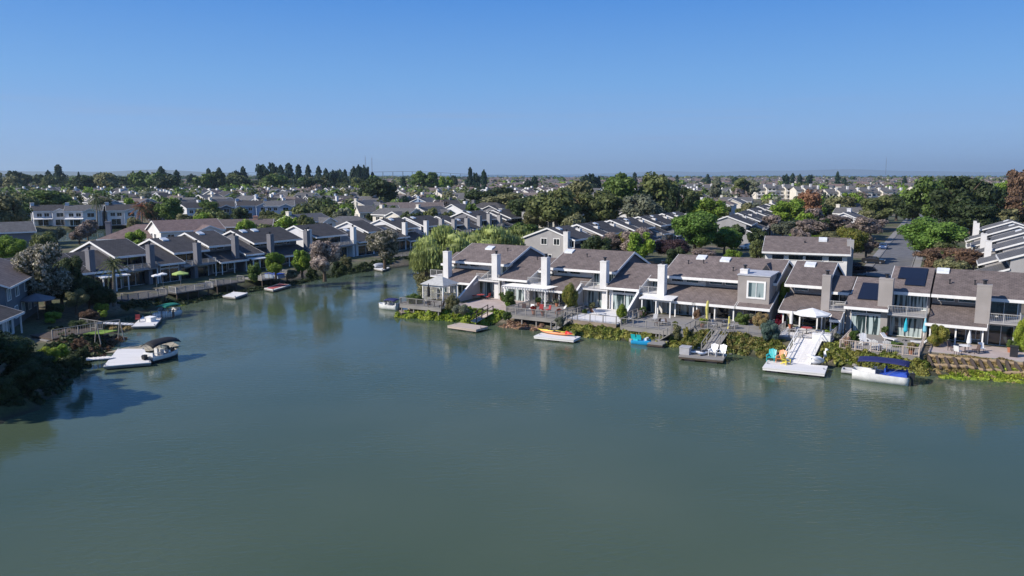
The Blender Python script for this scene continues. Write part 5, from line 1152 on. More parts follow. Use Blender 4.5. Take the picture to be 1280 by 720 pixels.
for args in [('potted bush at the left corner of the gazebo deck', -8.2, -9.5, 1.5, 1.1, 'green'), ('potted bush beside the chimney pier of the open pink patio', 1.6, -.9, 1.46, 1.2, 'green'), ('lime potted plant at the water side of the pink patio', 6.8, -7.6, 1.46, 1.0, 'bright'),
             ('potted plant at the left post of the white pergola', 9.2, -3.2, 1.55, 1.2, 'green'), ('red flowering pot behind the close boarded railing', 12.2, -9.8, 1.55, 1.2, 'red'), ('second red flowering pot behind the close boarded railing', 13.6, -9.9, 1.55, .9, 'red'), ('silvery potted plant under the pergola', 11.6, -2.2, 1.55, 1.1, 'silver'),
             ('potted plant at the curtained glass of the wide pale deck', 22.6, -1.0, 1.55, 1.1, 'green'), ('potted palm like plant in the middle of the wide pale deck', 17.8, -3.8, 1.55, 1.3, 'olive'), ('bushy potted plant by the porch beam post', 24.9, -3.0, 1.52, 1.3, 'green'), ('potted plant near the wire railing of the large grey deck', 31.6, -9.6, 1.52, 1.0, 'mid'),
             ('potted plant at the stairs head of the boarded deck', 34.2, -7.2, 1.7, 1.1, 'lime'), ('potted plant below the square box window', 38.6, -1.6, 1.7, 1.2, 'silver'), ('potted bush at the mast of the white cantilever umbrella', 43.5, -2.6, 1.75, 1.2, 'dark'), ('potted plant at the right corner of the pale deck', 48.3, -6.8, 1.75, 1.0, 'lime'),
             ('flower pot at the left corner of the balustraded deck', 50.8, -9.2, 1.5, 1.2, 'dry'), ('flower pot at the right corner of the balustraded deck', 57.0, -9.2, 1.5, 1.2, 'wheat'), ('potted plant between the two glass doors of the solar panel townhouse', 53.6, -1.0, 1.5, 1.2, 'green'), ('dark potted plant deep in the shade of the last townhouse', 59.2, -1.2, 1.45, 1.5, 'dark'), ('potted shrub at the right end of the last patio', 65.8, -2.4, 1.45, 1.3, 'green')]: pot(*args)
for i, (s_, n_, m_) in enumerate([(27.6, -6.2, 'plastic_grey'), (30.2, -7.4, 'wicker'), (28.6, -8.2, 'wicker')]):
    chair(['grey chair in the middle of the large grey deck', 'dark chair at the right of the large grey deck', 'dark chair near the rail of the large grey deck'][i], m_, *FR.w(s_, n_), 1.52, a2 + i * 130, GC)
table('low grey table in the middle of the large grey deck', 'plastic_grey', *FR.w(29.0, -6.8), 1.52, .55, h=.5)
lounger('grey lounger on the boarded deck in front of the box window', *FR.w(38.0, -5.2), 1.7, a2 + 95, 'plastic_grey')
lounger('pale lounger on the wide pale deck with thin wire railing', *FR.w(20.6, -5.6), 1.55, a2 + 80, 'tarp_grey')
def gazebo():
    x, y = px(529, 377.5, 1.45); r = thing('gazebo', 'white gazebo with open lattice sides at the tip of the right shore', 'gazebo', x, y, 1.42, FR.a); w_, d_ = 3.6, 3.4
    for a in (0, w_):
        for b in (0, d_): p = MB(); p.bar((a, b, 0), (a, b, 2.7), .14); p.build('post', 'trim_white', r)
    b = MB(); b.add([(-.35, -.35, 2.7), (w_ + .35, -.35, 2.7), (w_ + .35, d_ + .35, 2.7), (-.35, d_ + .35, 2.7), (w_ / 2 - .5, d_ / 2, 3.75), (w_ / 2 + .5, d_ / 2, 3.75)], [(0, 1, 5, 4), (1, 2, 5), (2, 3, 4, 5), (3, 0, 4), (3, 2, 1, 0)]); b.build('roof', mat('gazebo_roof', (.46, .46, .44), .8), r)
    l = MB()
    for t in np.arange(.3, w_, .3): l.bar((t, d_, .1), (t, d_, 2.6), .05); l.bar((0, t, .1), (0, t, 2.6), .05) if t < d_ else None
    for z in (.9, 1.7): l.bar((0, d_, z), (w_, d_, z), .05); l.bar((0, 0, z), (0, d_, z), .05)
    for z in (2.5,): l.bar((0, 0, z), (w_, 0, z), .08, .2); l.bar((w_, 0, z), (w_, d_, z), .08, .2)
    l.build('lattice', 'trim_white', r)
gazebo()
# erosion logs and stakes on the bank of the last townhouse
GS = 'slanted timber stakes on the last bank'
for i in range(13):
    s, n = 58.8 + i * .76, -9.7 + i * .17; (xa, ya), (xb, yb) = FR.w(s - .25, n + .75), FR.w(s + .3, n - .75)
    za, zb = float(land_z([(xa, ya)])[0]) + .28, float(land_z([(xb, yb)])[0]) + .22; m_ = MB(); m_.bar((0, 0, 0), (xb - xa, yb - ya, zb - za), .2, .3); o = m_.build('timber_stake', 'wood_dark'); o.location = (xa, ya, za)
    tag(o, 'dark slanted timber stake in the straw bank, ' + ('at its left end' if i == 0 else 'at its right end' if i == 12 else ordw(i) + ' from the left end'), 'stake', GS)
for k, (n0, n1, lb) in enumerate(((-8.6, -6.8, 'long tan straw log on the bank above the dark stakes'), (-10.0, -8.4, 'long tan straw log on the bank below the dark stakes'))):
    pts = [(*FR.w(58.5 + t * 9.6, n0 + (n1 - n0) * t), float(land_z([FR.w(58.5 + t * 9.6, n0 + (n1 - n0) * t)])[0]) + .12) for t in np.linspace(0, 1, 12)]
    o = MB().tube(pts, [.2] * 12, 8).build('straw_log', 'log_tan', smooth=True); tag(o, lb, 'straw log')
# rocks along the banks
GRK = 'loose rocks at the waterline'
rr = random.Random(5); iv, it = ico()
rkm = MB(); rkm.add([tuple(v * (1 + .25 * math.sin(v[0] * 5 + v[1] * 7) + .1 * math.sin(v[2] * 11))) for v in iv], [tuple(int(a) for a in t) for t in it]); rk0 = rkm.build('rock', 'rock'); rk = []
for i in range(46):
    if i < 26: s = rr.uniform(7, 66); n = -12.1 + rr.uniform(-.4, .5); x, y = FR.w(s, n); lb = 'pale rock at the waterline of the right shore'; g = GRK
    else: x, y = px(rr.uniform(90, 150), rr.uniform(418, 445), .2); lb = 'dark rock on the bank beside the big pale dock'; g = 'rocks by the pale dock'
    o = rk0 if i == 0 else rk0.copy()
    if i: col.objects.link(o)
    k = rr.uniform(.2, .5); o.location = (x, y, float(land_z([(x, y)])[0]) + .05); o.scale = (k, k * rr.uniform(.6, 1), k * .55); o.rotation_euler = (0, 0, rr.uniform(0, 6)); tag(o, lb, 'rock', g)

for g_, txt in ((GRK, 'pale rock at the waterline of the right shore'), ('rocks by the pale dock', 'dark rock on the bank beside the big pale dock')):
    L_ = sorted([o for o in bpy.data.objects if o.get('group') == g_], key=lambda o: proj(*o.location)[0])
    for i, o in enumerate(L_): o['label'] = f'{txt}, {ordw(i)} from the left'
# ---- dark garden on the left bank
def garden():
    x, y = px(66, 427); r = thing('garden_deck', 'dark wooden garden deck with slanted handrails beside the low white house', 'deck', x, y, GZ, R(60))
    MB().box(0, 6, 0, 4.5, .1, .3).build('platform', 'wood_dark', r); b = MB(); rail_mb(b, (0, 0), (6, 0), .3, 1.0, .3); rail_mb(b, (6, 0), (6, 4.5), .3, 1.0, .3); b.build('railing', 'deck_grey', r)
    s = MB(); [s.box(-.4 * k - .4, -.4 * k, .5, 2.2, -.3 * k - .3 + .1, -.3 * k + .1) for k in range(4)]; s.build('steps', 'deck_grey', r)
    x, y = px(104, 421); o = MB().extr([(0, 0), (2.3, .2), (2.9, 2.2), (.7, 2.4)], .02, .1).build('turf_mat', 'turf_green'); o.location = (x, y, GZ + .25); tag(o, 'bright square of green turf on the dark bank of the left shore', 'lawn')
    x, y = px(122, 424); r = thing('swing_set', 'thin wooden swing frame beside the green turf square', 'swing', x, y, GZ, R(50)); f = MB()
    for a in (0, 2.6): f.bar((a, -.8, -.5), (a, 0, 1.9), .09); f.bar((a, .8, -.5), (a, 0, 1.9), .09)
    f.bar((0, 0, 1.9), (2.6, 0, 1.9), .1); f.build('frame', 'deck_grey', r)
    s = MB(); s.box(.8, 1.9, -.2, .2, .45, .5); s.bar((.85, 0, .5), (.85, 0, 1.9), .03); s.bar((1.85, 0, .5), (1.85, 0, 1.9), .03); s.build('seat', 'wood_dark', r)
    x, y = px(176, 404, .46); r = thing('storage_rack', 'dark railed rack at the back of the pale dock with the green canopied boat', 'rack', x, y + 3, .46, R(12)); b = MB(); rail_mb(b, (0, 0), (2.8, 0), 0, 1.1, .3); rail_mb(b, (2.8, 0), (2.8, .8), 0, 1.1, .3); b.build('railing', 'metal_dark', r)
    chair('red chair on the pale dock with the green canopied boat', 'cushion_red', *px(172, 403, .46), .46, 20)
    x, y = px(181, 401, .5); storage_box('white covered box on the pale dock with the green canopied boat', x, y, .46, 1.3, .8, .5, 'plastic_white', 'fabric_white')
garden()

# ------------------------------------------------------------------ cars
def car(label, x, y, ang, m, group=None):
    r = thing('parked_car', label, 'car', x, y, GZ + .03, R(ang), group); L_, W_ = 4.5, 1.8
    prof = [(0, .28), (0, .75), (.35, .88), (1.1, .95), (1.75, 1.42), (3.2, 1.45), (4.0, 1.0), (4.45, .92), (4.5, .3)]
    b = MB(); n = len(prof); vs = []
    for s_ in (-1, 1):
        for k in (0, 1): vs += [(px_, s_ * (W_ / 2 - (0 if k == 0 else .06) - (.2 if z > 1.1 else 0)), z) for px_, z in prof] if k == 0 else []
    b.add(vs, [tuple(range(n)), tuple(range(2 * n - 1, n - 1, -1))] + [(i, (i + 1) % n, (i + 1) % n + n, i + n) for i in range(n)][::1]); b.build('body', m, r)
    g = MB()
    for s_ in (-1, 1): g.add([(1.3, s_ * .87, 1.0), (3.75, s_ * .87, 1.02), (3.15, s_ * .72, 1.38), (1.85, s_ * .72, 1.36)], [(0, 1, 2, 3)])
    g.add([(1.12, -.7, 1.0), (1.12, .7, 1.0), (1.72, .62, 1.42), (1.72, -.62, 1.42)], [(0, 1, 2, 3)]); g.add([(3.98, -.7, 1.05), (3.98, .7, 1.05), (3.26, .62, 1.45), (3.26, -.62, 1.45)], [(3, 2, 1, 0)]); g.build('glass', 'glass_dark', r)
    for xx in (.85, 3.6):
        for s_ in (-1, 1): w_ = MB(); w_.tube([(xx, s_ * .74, .32), (xx, s_ * .93, .32)], [.33, .33], 14); o = w_.build('wheel', 'tyre', r); h_ = MB(); h_.tube([(xx, s_ * .9, .32), (xx, s_ * .945, .32)], [.18, .18], 10); h_.build('rim', 'metal_light', o)
    l = MB(); [l.box(-.02, .06, s_ * .65 - .2, s_ * .65 + .2, .66, .8) for s_ in (-1, 1)]; l.build('headlight', 'skylight', r)
    return r
ga = math.degrees(math.atan2(.878, .478))
CARS = [('black car parked at the near end of the asphalt road', 1106, 330, ga + 90, 'car_black'), ('dark parked car beneath the stepped row', 953, 290, 8, 'car_black'), ('white parked car beneath the stepped row', 968, 285, 20, 'car_white'),
        ('white van like car among the bright trees beyond the shore row', 926, 312, 15, 'car_white'), ('silver car far along the asphalt road', 1136, 290, ga, 'car_silver'), ('dark car halfway along the asphalt road near the trees', 1103, 312, ga, 'car_blue'),
        ('white car at the bend near the far lagoon', 238, 281, 10, 'car_white'), ('silver car beside the pink blossom tree', 985, 292, 30, 'car_silver')]
for lb, u, v, a, m in CARS: car(lb, *px(u, v), a, m)

# ------------------------------------------------------------------ vegetation, hand placed
# willow group at the channel
ptree('broad weeping willow at the tip where the channel bends', 553, 341, 284, 92, 'weep', 'willow', 0, base=.1, name='willow_tree', cat='willow')
ptree('small willow reaching over the channel water', 533, 345, 303, 40, 'weep', 'willow', 0, base=.1, name='willow_tree', cat='willow')
ptree('tall weeping willow behind the first white townhouse', 604, 330, 279, 104, 'weep', 'willow', 0, base=.1, name='willow_tree', cat='willow')
ptree('low willow right of the tall one, below the pale row', 650, 318, 283, 66, 'weep', 'willow', 0, base=.1, name='willow_tree', cat='willow')
ptree('yellow green bush tree above the first townhouse ridge', 668, 318, 291, 38, 'round', 'bright', 1)
ptree('dark rounded tree right of the small white umbrella', 655, 308, 278, 40, 'round', 'green', 1)
T = ptree
BIG = [
 ('dark oak directly above the pale row, left one', 600, 268, 237, 46, 'round', 'dark'), ('dark brownish oak above the pale row, right one', 636, 275, 240, 62, 'round', 'olive'),
 ('dark oak behind the brownish oak', 622, 262, 232, 44, 'loose', 'dark'), ('dark green oak left of the big olive tree', 655, 290, 246, 46, 'round', 'dark'),
 ('big olive green tree above the grey gabled townhouse', 695, 296, 232, 74, 'wide', 'mid'), ('spreading grey green tree at the middle of the big tree belt', 722, 292, 226, 60, 'loose', 'olive'),
 ('tall green tree right of the spreading grey green one', 748, 294, 240, 58, 'round', 'mid'), ('tallest dense green tree in the middle belt', 775, 284, 218, 56, 'round', 'green'),
 ('silvery tree in front of the bright clumped tree', 805, 296, 240, 62, 'loose', 'silver'), ('tall clumped bright green tree above the bronze trees', 823, 284, 219, 54, 'round', 'mid'),
 ('dark tree at the right side of the tall clumped tree', 846, 290, 232, 34, 'round', 'dark'), ('bright leafy tree above the dark purple shrub', 868, 320, 266, 66, 'round', 'fresh'),
 ('yellow green tree behind the bright leafy tree', 886, 290, 249, 46, 'round', 'bright'), ('grey poplar left of the stepped row', 893, 262, 222, 20, 'column', 'silver'), ('dark poplar above the stepped row', 924, 256, 222, 22, 'column', 'mid'),
 ('grey poplar close to the white apartment block', 938, 256, 224, 20, 'column', 'silver'), ('dark green tree left of the grey poplar', 862, 268, 236, 44, 'round', 'mid'),
 ('yellow green tree in front of the russet tree', 984, 286, 250, 44, 'round', 'bright'), ('orange russet tree before the white gabled apartments', 1010, 284, 238, 34, 'round', 'russet'),
 ('pink grey blossom tree above the brown roofed building', 962, 296, 268, 34, 'loose', 'brown'), ('grey green tree at the side road', 978, 300, 274, 30, 'loose', 'silver'),
 ('olive tree in front of the long apartment block', 1048, 278, 243, 44, 'loose', 'olive'), ('bright tree at the foot of the long apartment block', 1062, 268, 240, 30, 'round', 'bright'),
 ('rounded green tree left of the asphalt road', 1096, 288, 245, 48, 'round', 'mid'), ('dark tree where the asphalt road disappears', 1120, 276, 243, 36, 'round', 'dark'),
 ('bare brown tree left of the asphalt road bend', 1075, 306, 268, 48, 'loose', 'brown'), ('bare brown tree in front of the olive tree', 1040, 300, 266, 52, 'loose', 'brown'),
 ('bare brown shrub tree right of the russet tree', 1012, 304, 272, 44, 'loose', 'brown'), ('golden striped upright conifer behind the shore row', 1057, 328, 285, 48, 'round', 'gold'),
 ('grey brown bare tree between the golden conifer and the road', 1082, 325, 291, 30, 'loose', 'brown'), ('bare grey brown tree spreading over the side road', 1020, 298, 270, 60, 'loose', 'brown'), ('bare reddish brown tree close left of the asphalt road', 1088, 300, 272, 40, 'loose', 'brown'), ('olive tree overhanging the road kerb', 1082, 290, 262, 34, 'round', 'olive'), ('dark tree right of the road beyond the bright one', 1140, 282, 248, 36, 'round', 'dark'), ('low olive bush left of the golden conifer', 1030, 330, 308, 34, 'round', 'olive'),
 ('low bright hedge tree above the brown roofed building', 1012, 304, 288, 52, 'wide', 'bright'), ('olive hedge tree beside the bright one', 1040, 306, 288, 34, 'wide', 'olive'),
 ('bright yellow green tree right of the asphalt road', 1163, 328, 274, 76, 'round', 'fresh'), ('bronze spreading tree behind the solar panel roof', 1190, 342, 309, 86, 'round', 'bronze'),
 ('large dark evergreen, left one above the bright tree', 1162, 288, 224, 56, 'round', 'green'), ('largest dark evergreen above the bright tree', 1198, 296, 219, 74, 'round', 'dark'),
 ('dark evergreen beside the right edge row', 1228, 288, 226, 48, 'loose', 'dark'), ('dark evergreen low behind the right edge row', 1214, 300, 252, 60, 'round', 'dark'),
 ('lime tree behind the right edge row', 1253, 262, 226, 26, 'round', 'bright'), ('reddish brown tree at the right edge', 1274, 268, 211, 40, 'round', 'bronze'), ('brown green tree above the right edge row roofs', 1258, 284, 244, 46, 'round', 'bronze'),
 ('green gold tree at the far right edge', 1279, 280, 250, 26, 'round', 'gold'), ('small rounded tree beside the near chimney of the right edge row', 1246, 352, 333, 20, 'round', 'olive'),
 ('bronze tree behind the upright lime shrub townhouse', 797, 326, 286, 46, 'round', 'cream'), ('brown pink tree behind the second long roof', 754, 322, 290, 46, 'round', 'brown'), ('olive gold tree between two bronze trees', 780, 322, 288, 26, 'round', 'gold'),
 ('dark purple tree beneath the bright leafy tree', 838, 330, 298, 54, 'round', 'purple'), ('yellow shrub tree beside the brown roofed building', 915, 330, 311, 24, 'round', 'bright'), ('pinkish brown shrub behind the skylight roofs', 880, 326, 310, 40, 'loose', 'brown'),
 ('rounded green tree behind the bright leafy tree', 905, 318, 285, 44, 'round', 'fresh'), ('dark red hedge tree behind the taupe townhouse', 1062, 345, 328, 60, 'wide', 'purple'),
 ('cream blossomed tree on the left shore, nearer one', 406, 352, 302, 44, 'round', 'cream'), ('cream blossomed tree on the left shore, farther one', 481, 336, 288, 46, 'round', 'creamgreen'),
 ('round lime bush tree at the left row waterfront, nearer one', 345, 350, 316, 28, 'round', 'bright'), ('round lime bush tree at the left row waterfront, farther one', 378, 347, 311, 26, 'round', 'bright'),
 ('dark green tree filling the gap right of the brownish oak', 660, 282, 246, 44, 'round', 'mid'), ('olive tree low between the pale row and the grey gabled townhouse', 672, 292, 262, 40, 'round', 'olive'), ('dark tree close behind the grey gabled townhouse', 706, 290, 258, 40, 'round', 'green'), ('green tree between the silvery tree and the clumped tree', 790, 286, 244, 36, 'round', 'mid'),
 ('round green tree between the two left lagoon houses', 87, 279, 256, 22, 'round', 'green'), ('round tree right of the tall fan palm', 134, 279, 256, 20, 'round', 'mid'), ('dark tree between the red tinged palm and the grey chimney house', 190, 280, 252, 22, 'round', 'dark'), ('grey green tree left of the peach building', 230, 290, 266, 24, 'round', 'olive'), ('green tree behind the white gabled house with the lean-to', 262, 276, 250, 26, 'round', 'green'),
 ('dark leafy tree right behind the grey umbrella', 78, 386, 338, 36, 'round', 'dark'), ('dark green tree at the near end of the dark row', 112, 386, 348, 34, 'round', 'dark'), ('olive tree low between the grey umbrella and the dark row', 96, 394, 362, 30, 'round', 'olive'), ('dark bushy tree beside the foot of the leaning palm', 132, 388, 360, 28, 'round', 'dark'), ('dark tree behind the blue grey house corner', 58, 380, 328, 34, 'round', 'dark'),
 ('dense dark shrub tree behind the window band townhouse', 352, 297, 267, 44, 'round', 'mid'), ('cream tipped dark tree left of the fan palm', 330, 292, 268, 26, 'round', 'olive'),
 ('large shaded tree with pale blossom left of the skylight roof', 62, 392, 306, 66, 'round', 'creamgreen'), ('yellow tinged shaded tree by the blue grey house', 36, 385, 318, 44, 'round', 'olive'), ('dark green tree between the shaded tree and the dark row', 92, 380, 322, 40, 'round', 'dark'),
 ('bright tree behind the blue grey house', 16, 338, 296, 40, 'round', 'bright'), ('dark spreading tree at the left edge', 6, 306, 238, 60, 'wide', 'olive'), ('broad dark tree left of the tall palm', 58, 272, 236, 54, 'wide', 'green'),
 ('broad green tree above the pale blue gabled house', 28, 276, 240, 44, 'wide', 'mid'), ('olive tree between the white lagoon houses', 130, 272, 246, 30, 'round', 'olive'), ('round green tree right of the red tinged palm', 214, 284, 246, 34, 'round', 'green'),
 ('yellow green bushes in front of the long dark brown roof', 500, 281, 263, 44, 'wide', 'bright'), ('dark oak cluster left of the poplar block', 478, 264, 224, 38, 'round', 'dark'), ('dark brown green tree left of the cluster by the long roof', 462, 258, 224, 34, 'round', 'dark'),
 ('bright green poplar, left half of the block', 524, 246, 214, 22, 'column', 'green'), ('bright green poplar, right half of the block', 539, 246, 213, 22, 'column', 'green'),
 ('lime poplar beside the poplar block', 556, 244, 220, 20, 'round', 'bright'),
]
for i, (s_, n_, h_, w_) in enumerate([(84, -5, 5, 7), (76, -7, 6, 7), (68, -5.5, 4.5, 6), (59, -6, 6, 7), (50, -6, 5, 6), (90, -8, 3.5, 6)]):
    xx, yy = FQ.w(s_, n_); tree(f'bushy tree before the right edge row, {ordw(i)} in order of nearness' if i < 5 else 'low bushy tree at the near corner of the right edge row', xx, yy, h_, w_, 'round', ['olive', 'bronze', 'green', 'mid', 'dark', 'bronze'][i], 1, base=.05)
for lb, u, vb, vt, wd, k, m in BIG: T(lb, u, vb, vt, wd, k, m, bark='bark_pale' if m in ('brown', 'silver') else 'bark')
# large garden trees on the near left bank; a tall one outside the frame throws the shadow that lies on the water
tree('tall eucalyptus on the near left bank', -56.5, 60.5, 17.5, 11, 'loose', 'dark', 1, base=.3)
tree('second tall tree on the near left bank', -58, 65.5, 15, 8, 'loose', 'dark', 1, base=.3)
tree('low dark tree hanging over the water at the near left bank', -48.5, 70.5, 5.4, 9, 'wide', 'dark', 0, base=.05)
tree('dark bushy tree in front of the low white house', -53.8, 76.0, 3.6, 8.0, 'round', 'dark', 0, base=.05)
tree('dark tree at the left edge of the near bank', -55.5, 70, 8.5, 12, 'round', 'dark', 0, base=.1)
tree('dark shrubby tree on the near left bank', -45.6, 72.5, 2.0, 5, 'round', 'dark', 0, base=.02, name='shrub', cat='shrub')
palm('tall slim fan palm in front of the white house', 122, 283, 237, 24, 'palm', nf=46, droop=1.35)
palm('red tinged palm among the lagoon houses', 178, 286, 246, 34, 'palmred', nf=44, droop=1.1)
palm('bushy fan palm right of the violet grey house', 383, 284, 247, 28, 'palm', nf=50, droop=1.45)
palm('leaning feathery palm in front of the dark left row', 143, 383, 315, 40, 'palm', nf=30, droop=1.2)
# shrubs on the right shore
SH = [('round green bush beside the open pink patio', 636, 385, 22, 24, 'green'), ('low green shrub at the shoreline left of the close boarded deck', 634, 400, 14, 11, 'green'),
 ('tall yellow green shrub before the grey wall of the pergola townhouse', 712, 392, 26, 42, 'gold'), ('upright lime shrub in the gap between two decks', 777, 405, 17, 28, 'lime'),
 ('red flowering plant at the end of the close boarded deck', 699, 394, 14, 9, 'red'), ('grey green shrub at the foot of the steep gangway', 700, 408, 14, 14, 'silver'),
 ('green shrub on the deck beside the box window townhouse', 928, 409, 22, 20, 'green'), ('tall straw coloured grass shrub beside the dark gap', 952, 414, 26, 26, 'wheat'), ('blue green conifer shrub left of the pale deck', 962, 426, 26, 26, 'bluegreen'),
 ('magenta leaved shrub at the corner of the pale deck', 974, 408, 14, 17, 'magenta'), ('dark shrub between the yellow cloth and the stairs', 872, 404, 12, 20, 'bronze'), ('lime plant at the right end of the pale deck', 1041, 418, 14, 14, 'lime'),
 ('dark shrub behind the white box bench', 1046, 412, 14, 14, 'dark'), ('green potted shrub left of the tall curtained glass', 1068, 428, 16, 16, 'green'), ('olive tree shrub in front of the last townhouse', 1171, 434, 30, 30, 'gold'),
 ('bright yellow green shrub cut by the right edge', 1279, 440, 26, 46, 'lime'), ('low lime plants at the right of the balustraded deck', 1140, 436, 18, 8, 'lime'), ('green turf like planter behind the white chairs', 1120, 434, 20, 8, 'green'),
 ('leafy shrub left of the grey deck table', 565, 389, 22, 22, 'olive'), ('silvery green shrub in the lime ground cover', 576, 395, 26, 16, 'silver'), ('dark green clump behind the grey deck rail', 518, 380, 24, 13, 'green'),
 ('yellow bush in the courtyard gap between the two house groups', 973, 372, 20, 32, 'lime'), ('dark bush in the courtyard gap', 968, 385, 16, 16, 'green'), ('small green tub plant on the wide pale deck', 731, 393, 8, 8, 'green'), ('dark plant under the porch beam', 802, 397, 10, 9, 'green'),
 ('fallen agave like plant on the bank below the small porch', 1045, 425, 14, 10, 'silver'), ('wispy shrub at the stairs of the large deck', 846, 424, 14, 20, 'olive'), ('small shrub at the right end of the large grey deck', 857, 426, 10, 18, 'gold')]
for lb, u, vb, wd, h, m in SH: shrub(lb, u, vb, wd, h, m, lod=0 if wd > 15 else 1)
SL_ = [('lime shrub on the near left bank, larger one', 62, 452, 30, 20, 'lime'), ('lime shrub on the near left bank, lower one', 78, 446, 22, 18, 'bright'), ('lime shrub beside the low white house', 66, 404, 26, 15, 'bright'), ('rust coloured low shrub behind the long narrow gangway', 112, 403, 26, 16, 'bronze'),
 ('yellow green low shrub on the left point, back one', 128, 390, 22, 12, 'lime'), ('yellow green low shrub on the left point, front one', 128, 396, 18, 9, 'bright'), ('dark shrub at the waterline below the lime shrubs', 92, 462, 26, 22, 'dark'), ('dark shrub at the gangway of the big pale dock', 104, 452, 20, 20, 'dark'),
 ('dark green shrub beside the leaning palm', 160, 386, 20, 10, 'dark'), ('small green shrub under the window band townhouse', 318, 352, 20, 24, 'green'), ('olive shrub below the white gabled townhouse', 433, 338, 18, 20, 'olive'), ('grey shrub between the two round lime bush trees', 365, 348, 22, 12, 'silver'),
 ('dark shrub left of the nearer blossomed tree', 390, 350, 20, 18, 'dark'), ('dark shrub right of the nearer blossomed tree', 424, 346, 22, 22, 'dark'), ('dark reedy shrub on the near left bank', 40, 486, 50, 34, 'dark'), ('dark shrub at the near left corner', 8, 500, 40, 30, 'dark'),
 ('brown dry shrub by the garden deck', 98, 436, 22, 14, 'bronze'), ('dark shrub under the grey umbrella', 70, 398, 26, 20, 'dark'), ('dark bush behind the turf square', 100, 412, 34, 14, 'dark'), ('dark bush where the left row begins', 118, 380, 36, 22, 'dark')]
for lb, u, vb, wd, h, m in SL_: shrub(lb, u, vb, wd, h, m, lod=0 if wd > 22 else 1)
tree('tall yellow green bush standing in the courtyard gap', *FR.w(41.3, 5.0), 5.6, 2.6, 'round', 'lime', 0, base=.05, name='shrub', cat='shrub')
def rpath(pts): return [FR.w(s, n) for s, n in pts]
def lpath(pts): return [FL.w(s, n) for s, n in pts]
cover('ground_cover', 'lime green ground cover on the bank at the shore tip', 'ground cover', rpath([(-8, -12.3), (-2, -11.4), (3, -11.0), (7.5, -10.8)]), 3.2, 'lime', 16000, .75, .14, 1)
cover('ground_cover', 'dry pinkish ground cover below the close boarded deck', 'ground cover', rpath([(8.5, -11.6), (13, -11.4), (17, -11.8)]), 1.5, 'dry', 5000, .45, .12, 2)
cover('ground_cover', 'mixed green ground cover below the wide pale deck', 'ground cover', rpath([(17, -11.2), (24, -11.4), (30, -11.4), (34, -11.1)]), 2.0, 'ivy', 15000, .6, .12, 3)
cover('ground_cover', 'yellow green ivy below the boarded deck and stairs', 'ground cover', rpath([(33, -10.4), (38, -10.3), (43.5, -10.6)]), 3.2, 'ivyred', 16000, .6, .12, 4)
cover('ground_cover', 'ivy around the broad white ramp and up to the small porch', 'ground cover', rpath([(43, -10.4), (44.3, -10.2)]), 3.8, 'ivy', 3000, .5, .13, 5)
cover('ground_cover', 'ivy right of the broad white ramp, below the small porch', 'ground cover', rpath([(48.6, -10.0), (51.5, -10.2)]), 4.2, 'ivy', 8000, .6, .13, 15)
cover('ground_cover', 'ivy below the balustraded deck', 'ground cover', rpath([(50, -11.2), (54, -11.0), (58.5, -10.8)]), 2.4, 'ivy', 11000, .65, .13, 6)
cover('ground_cover', 'dry straw coloured growth around the slanted stakes', 'ground cover', rpath([(58.5, -9.2), (63, -8.6), (70, -7.6)]), 3.4, 'wheat', 9000, .2, .11, 7)
cover('ground_cover', 'bright green growth at the waterline below the slanted stakes', 'ground cover', rpath([(60, -10.9), (65, -9.6), (72, -8.9)]), 1.5, 'lime', 12000, .3, .11, 8)
cover('ground_cover', 'grey green reeds on the channel bank below the willows', 'ground cover', [(-13.6, 117), (-13.2, 130), (-15.3, 142), (-17.3, 155), (-15, 168)], 3.4, 'olive', 13000, .9, .16, 16)
cover('ground_cover', 'dark bank growth below the left row', 'ground cover', lpath([(-5, -14.5), (4, -14.6), (14, -13.8), (26, -13.2), (40, -12.4), (52, -11.8), (62, -12), (74, -11.5)]), 2.2, 'dark', 16000, .5, .16, 9)
cover('ground_cover', 'yellow lit grass patch in front of the leaning palm deck', 'ground cover', lpath([(1, -15.2), (5, -15.4)]), 1.0, 'lime', 900, .2, .12, 10)
cover('ground_cover', 'dark tangled growth on the near left bank', 'ground cover', [(-50, 62.5), (-44, 64), (-44.2, 70), (-47, 80), (-49, 89), (-55, 97)], 5.0, 'dark', 22000, .6, .15, 11)
cover('ground_cover', 'straw coloured patch behind the pale dock with the green canopied boat', 'ground cover', [px(135, 398), px(168, 396)], 3.0, 'wheat', 5000, .5, .13, 12)
cover('ground_cover', 'weeds on the left point between the two docks', 'ground cover', [px(95, 432), px(120, 414), px(140, 408)], 5.0, 'bronze', 6000, .5, .13, 13)
o = MB().extr([(0, 0), (4.6, .8), (6.8, 3.6), (5.2, 5.6), (1.2, 3.2)], .0, .06).build('sandy_patch', mat('sand', (.42, .36, .26), .95, c2=(.3, .26, .18), scale=1.5)); o.location = (*px(132, 441, .12), .1); tag(o, kind='structure')

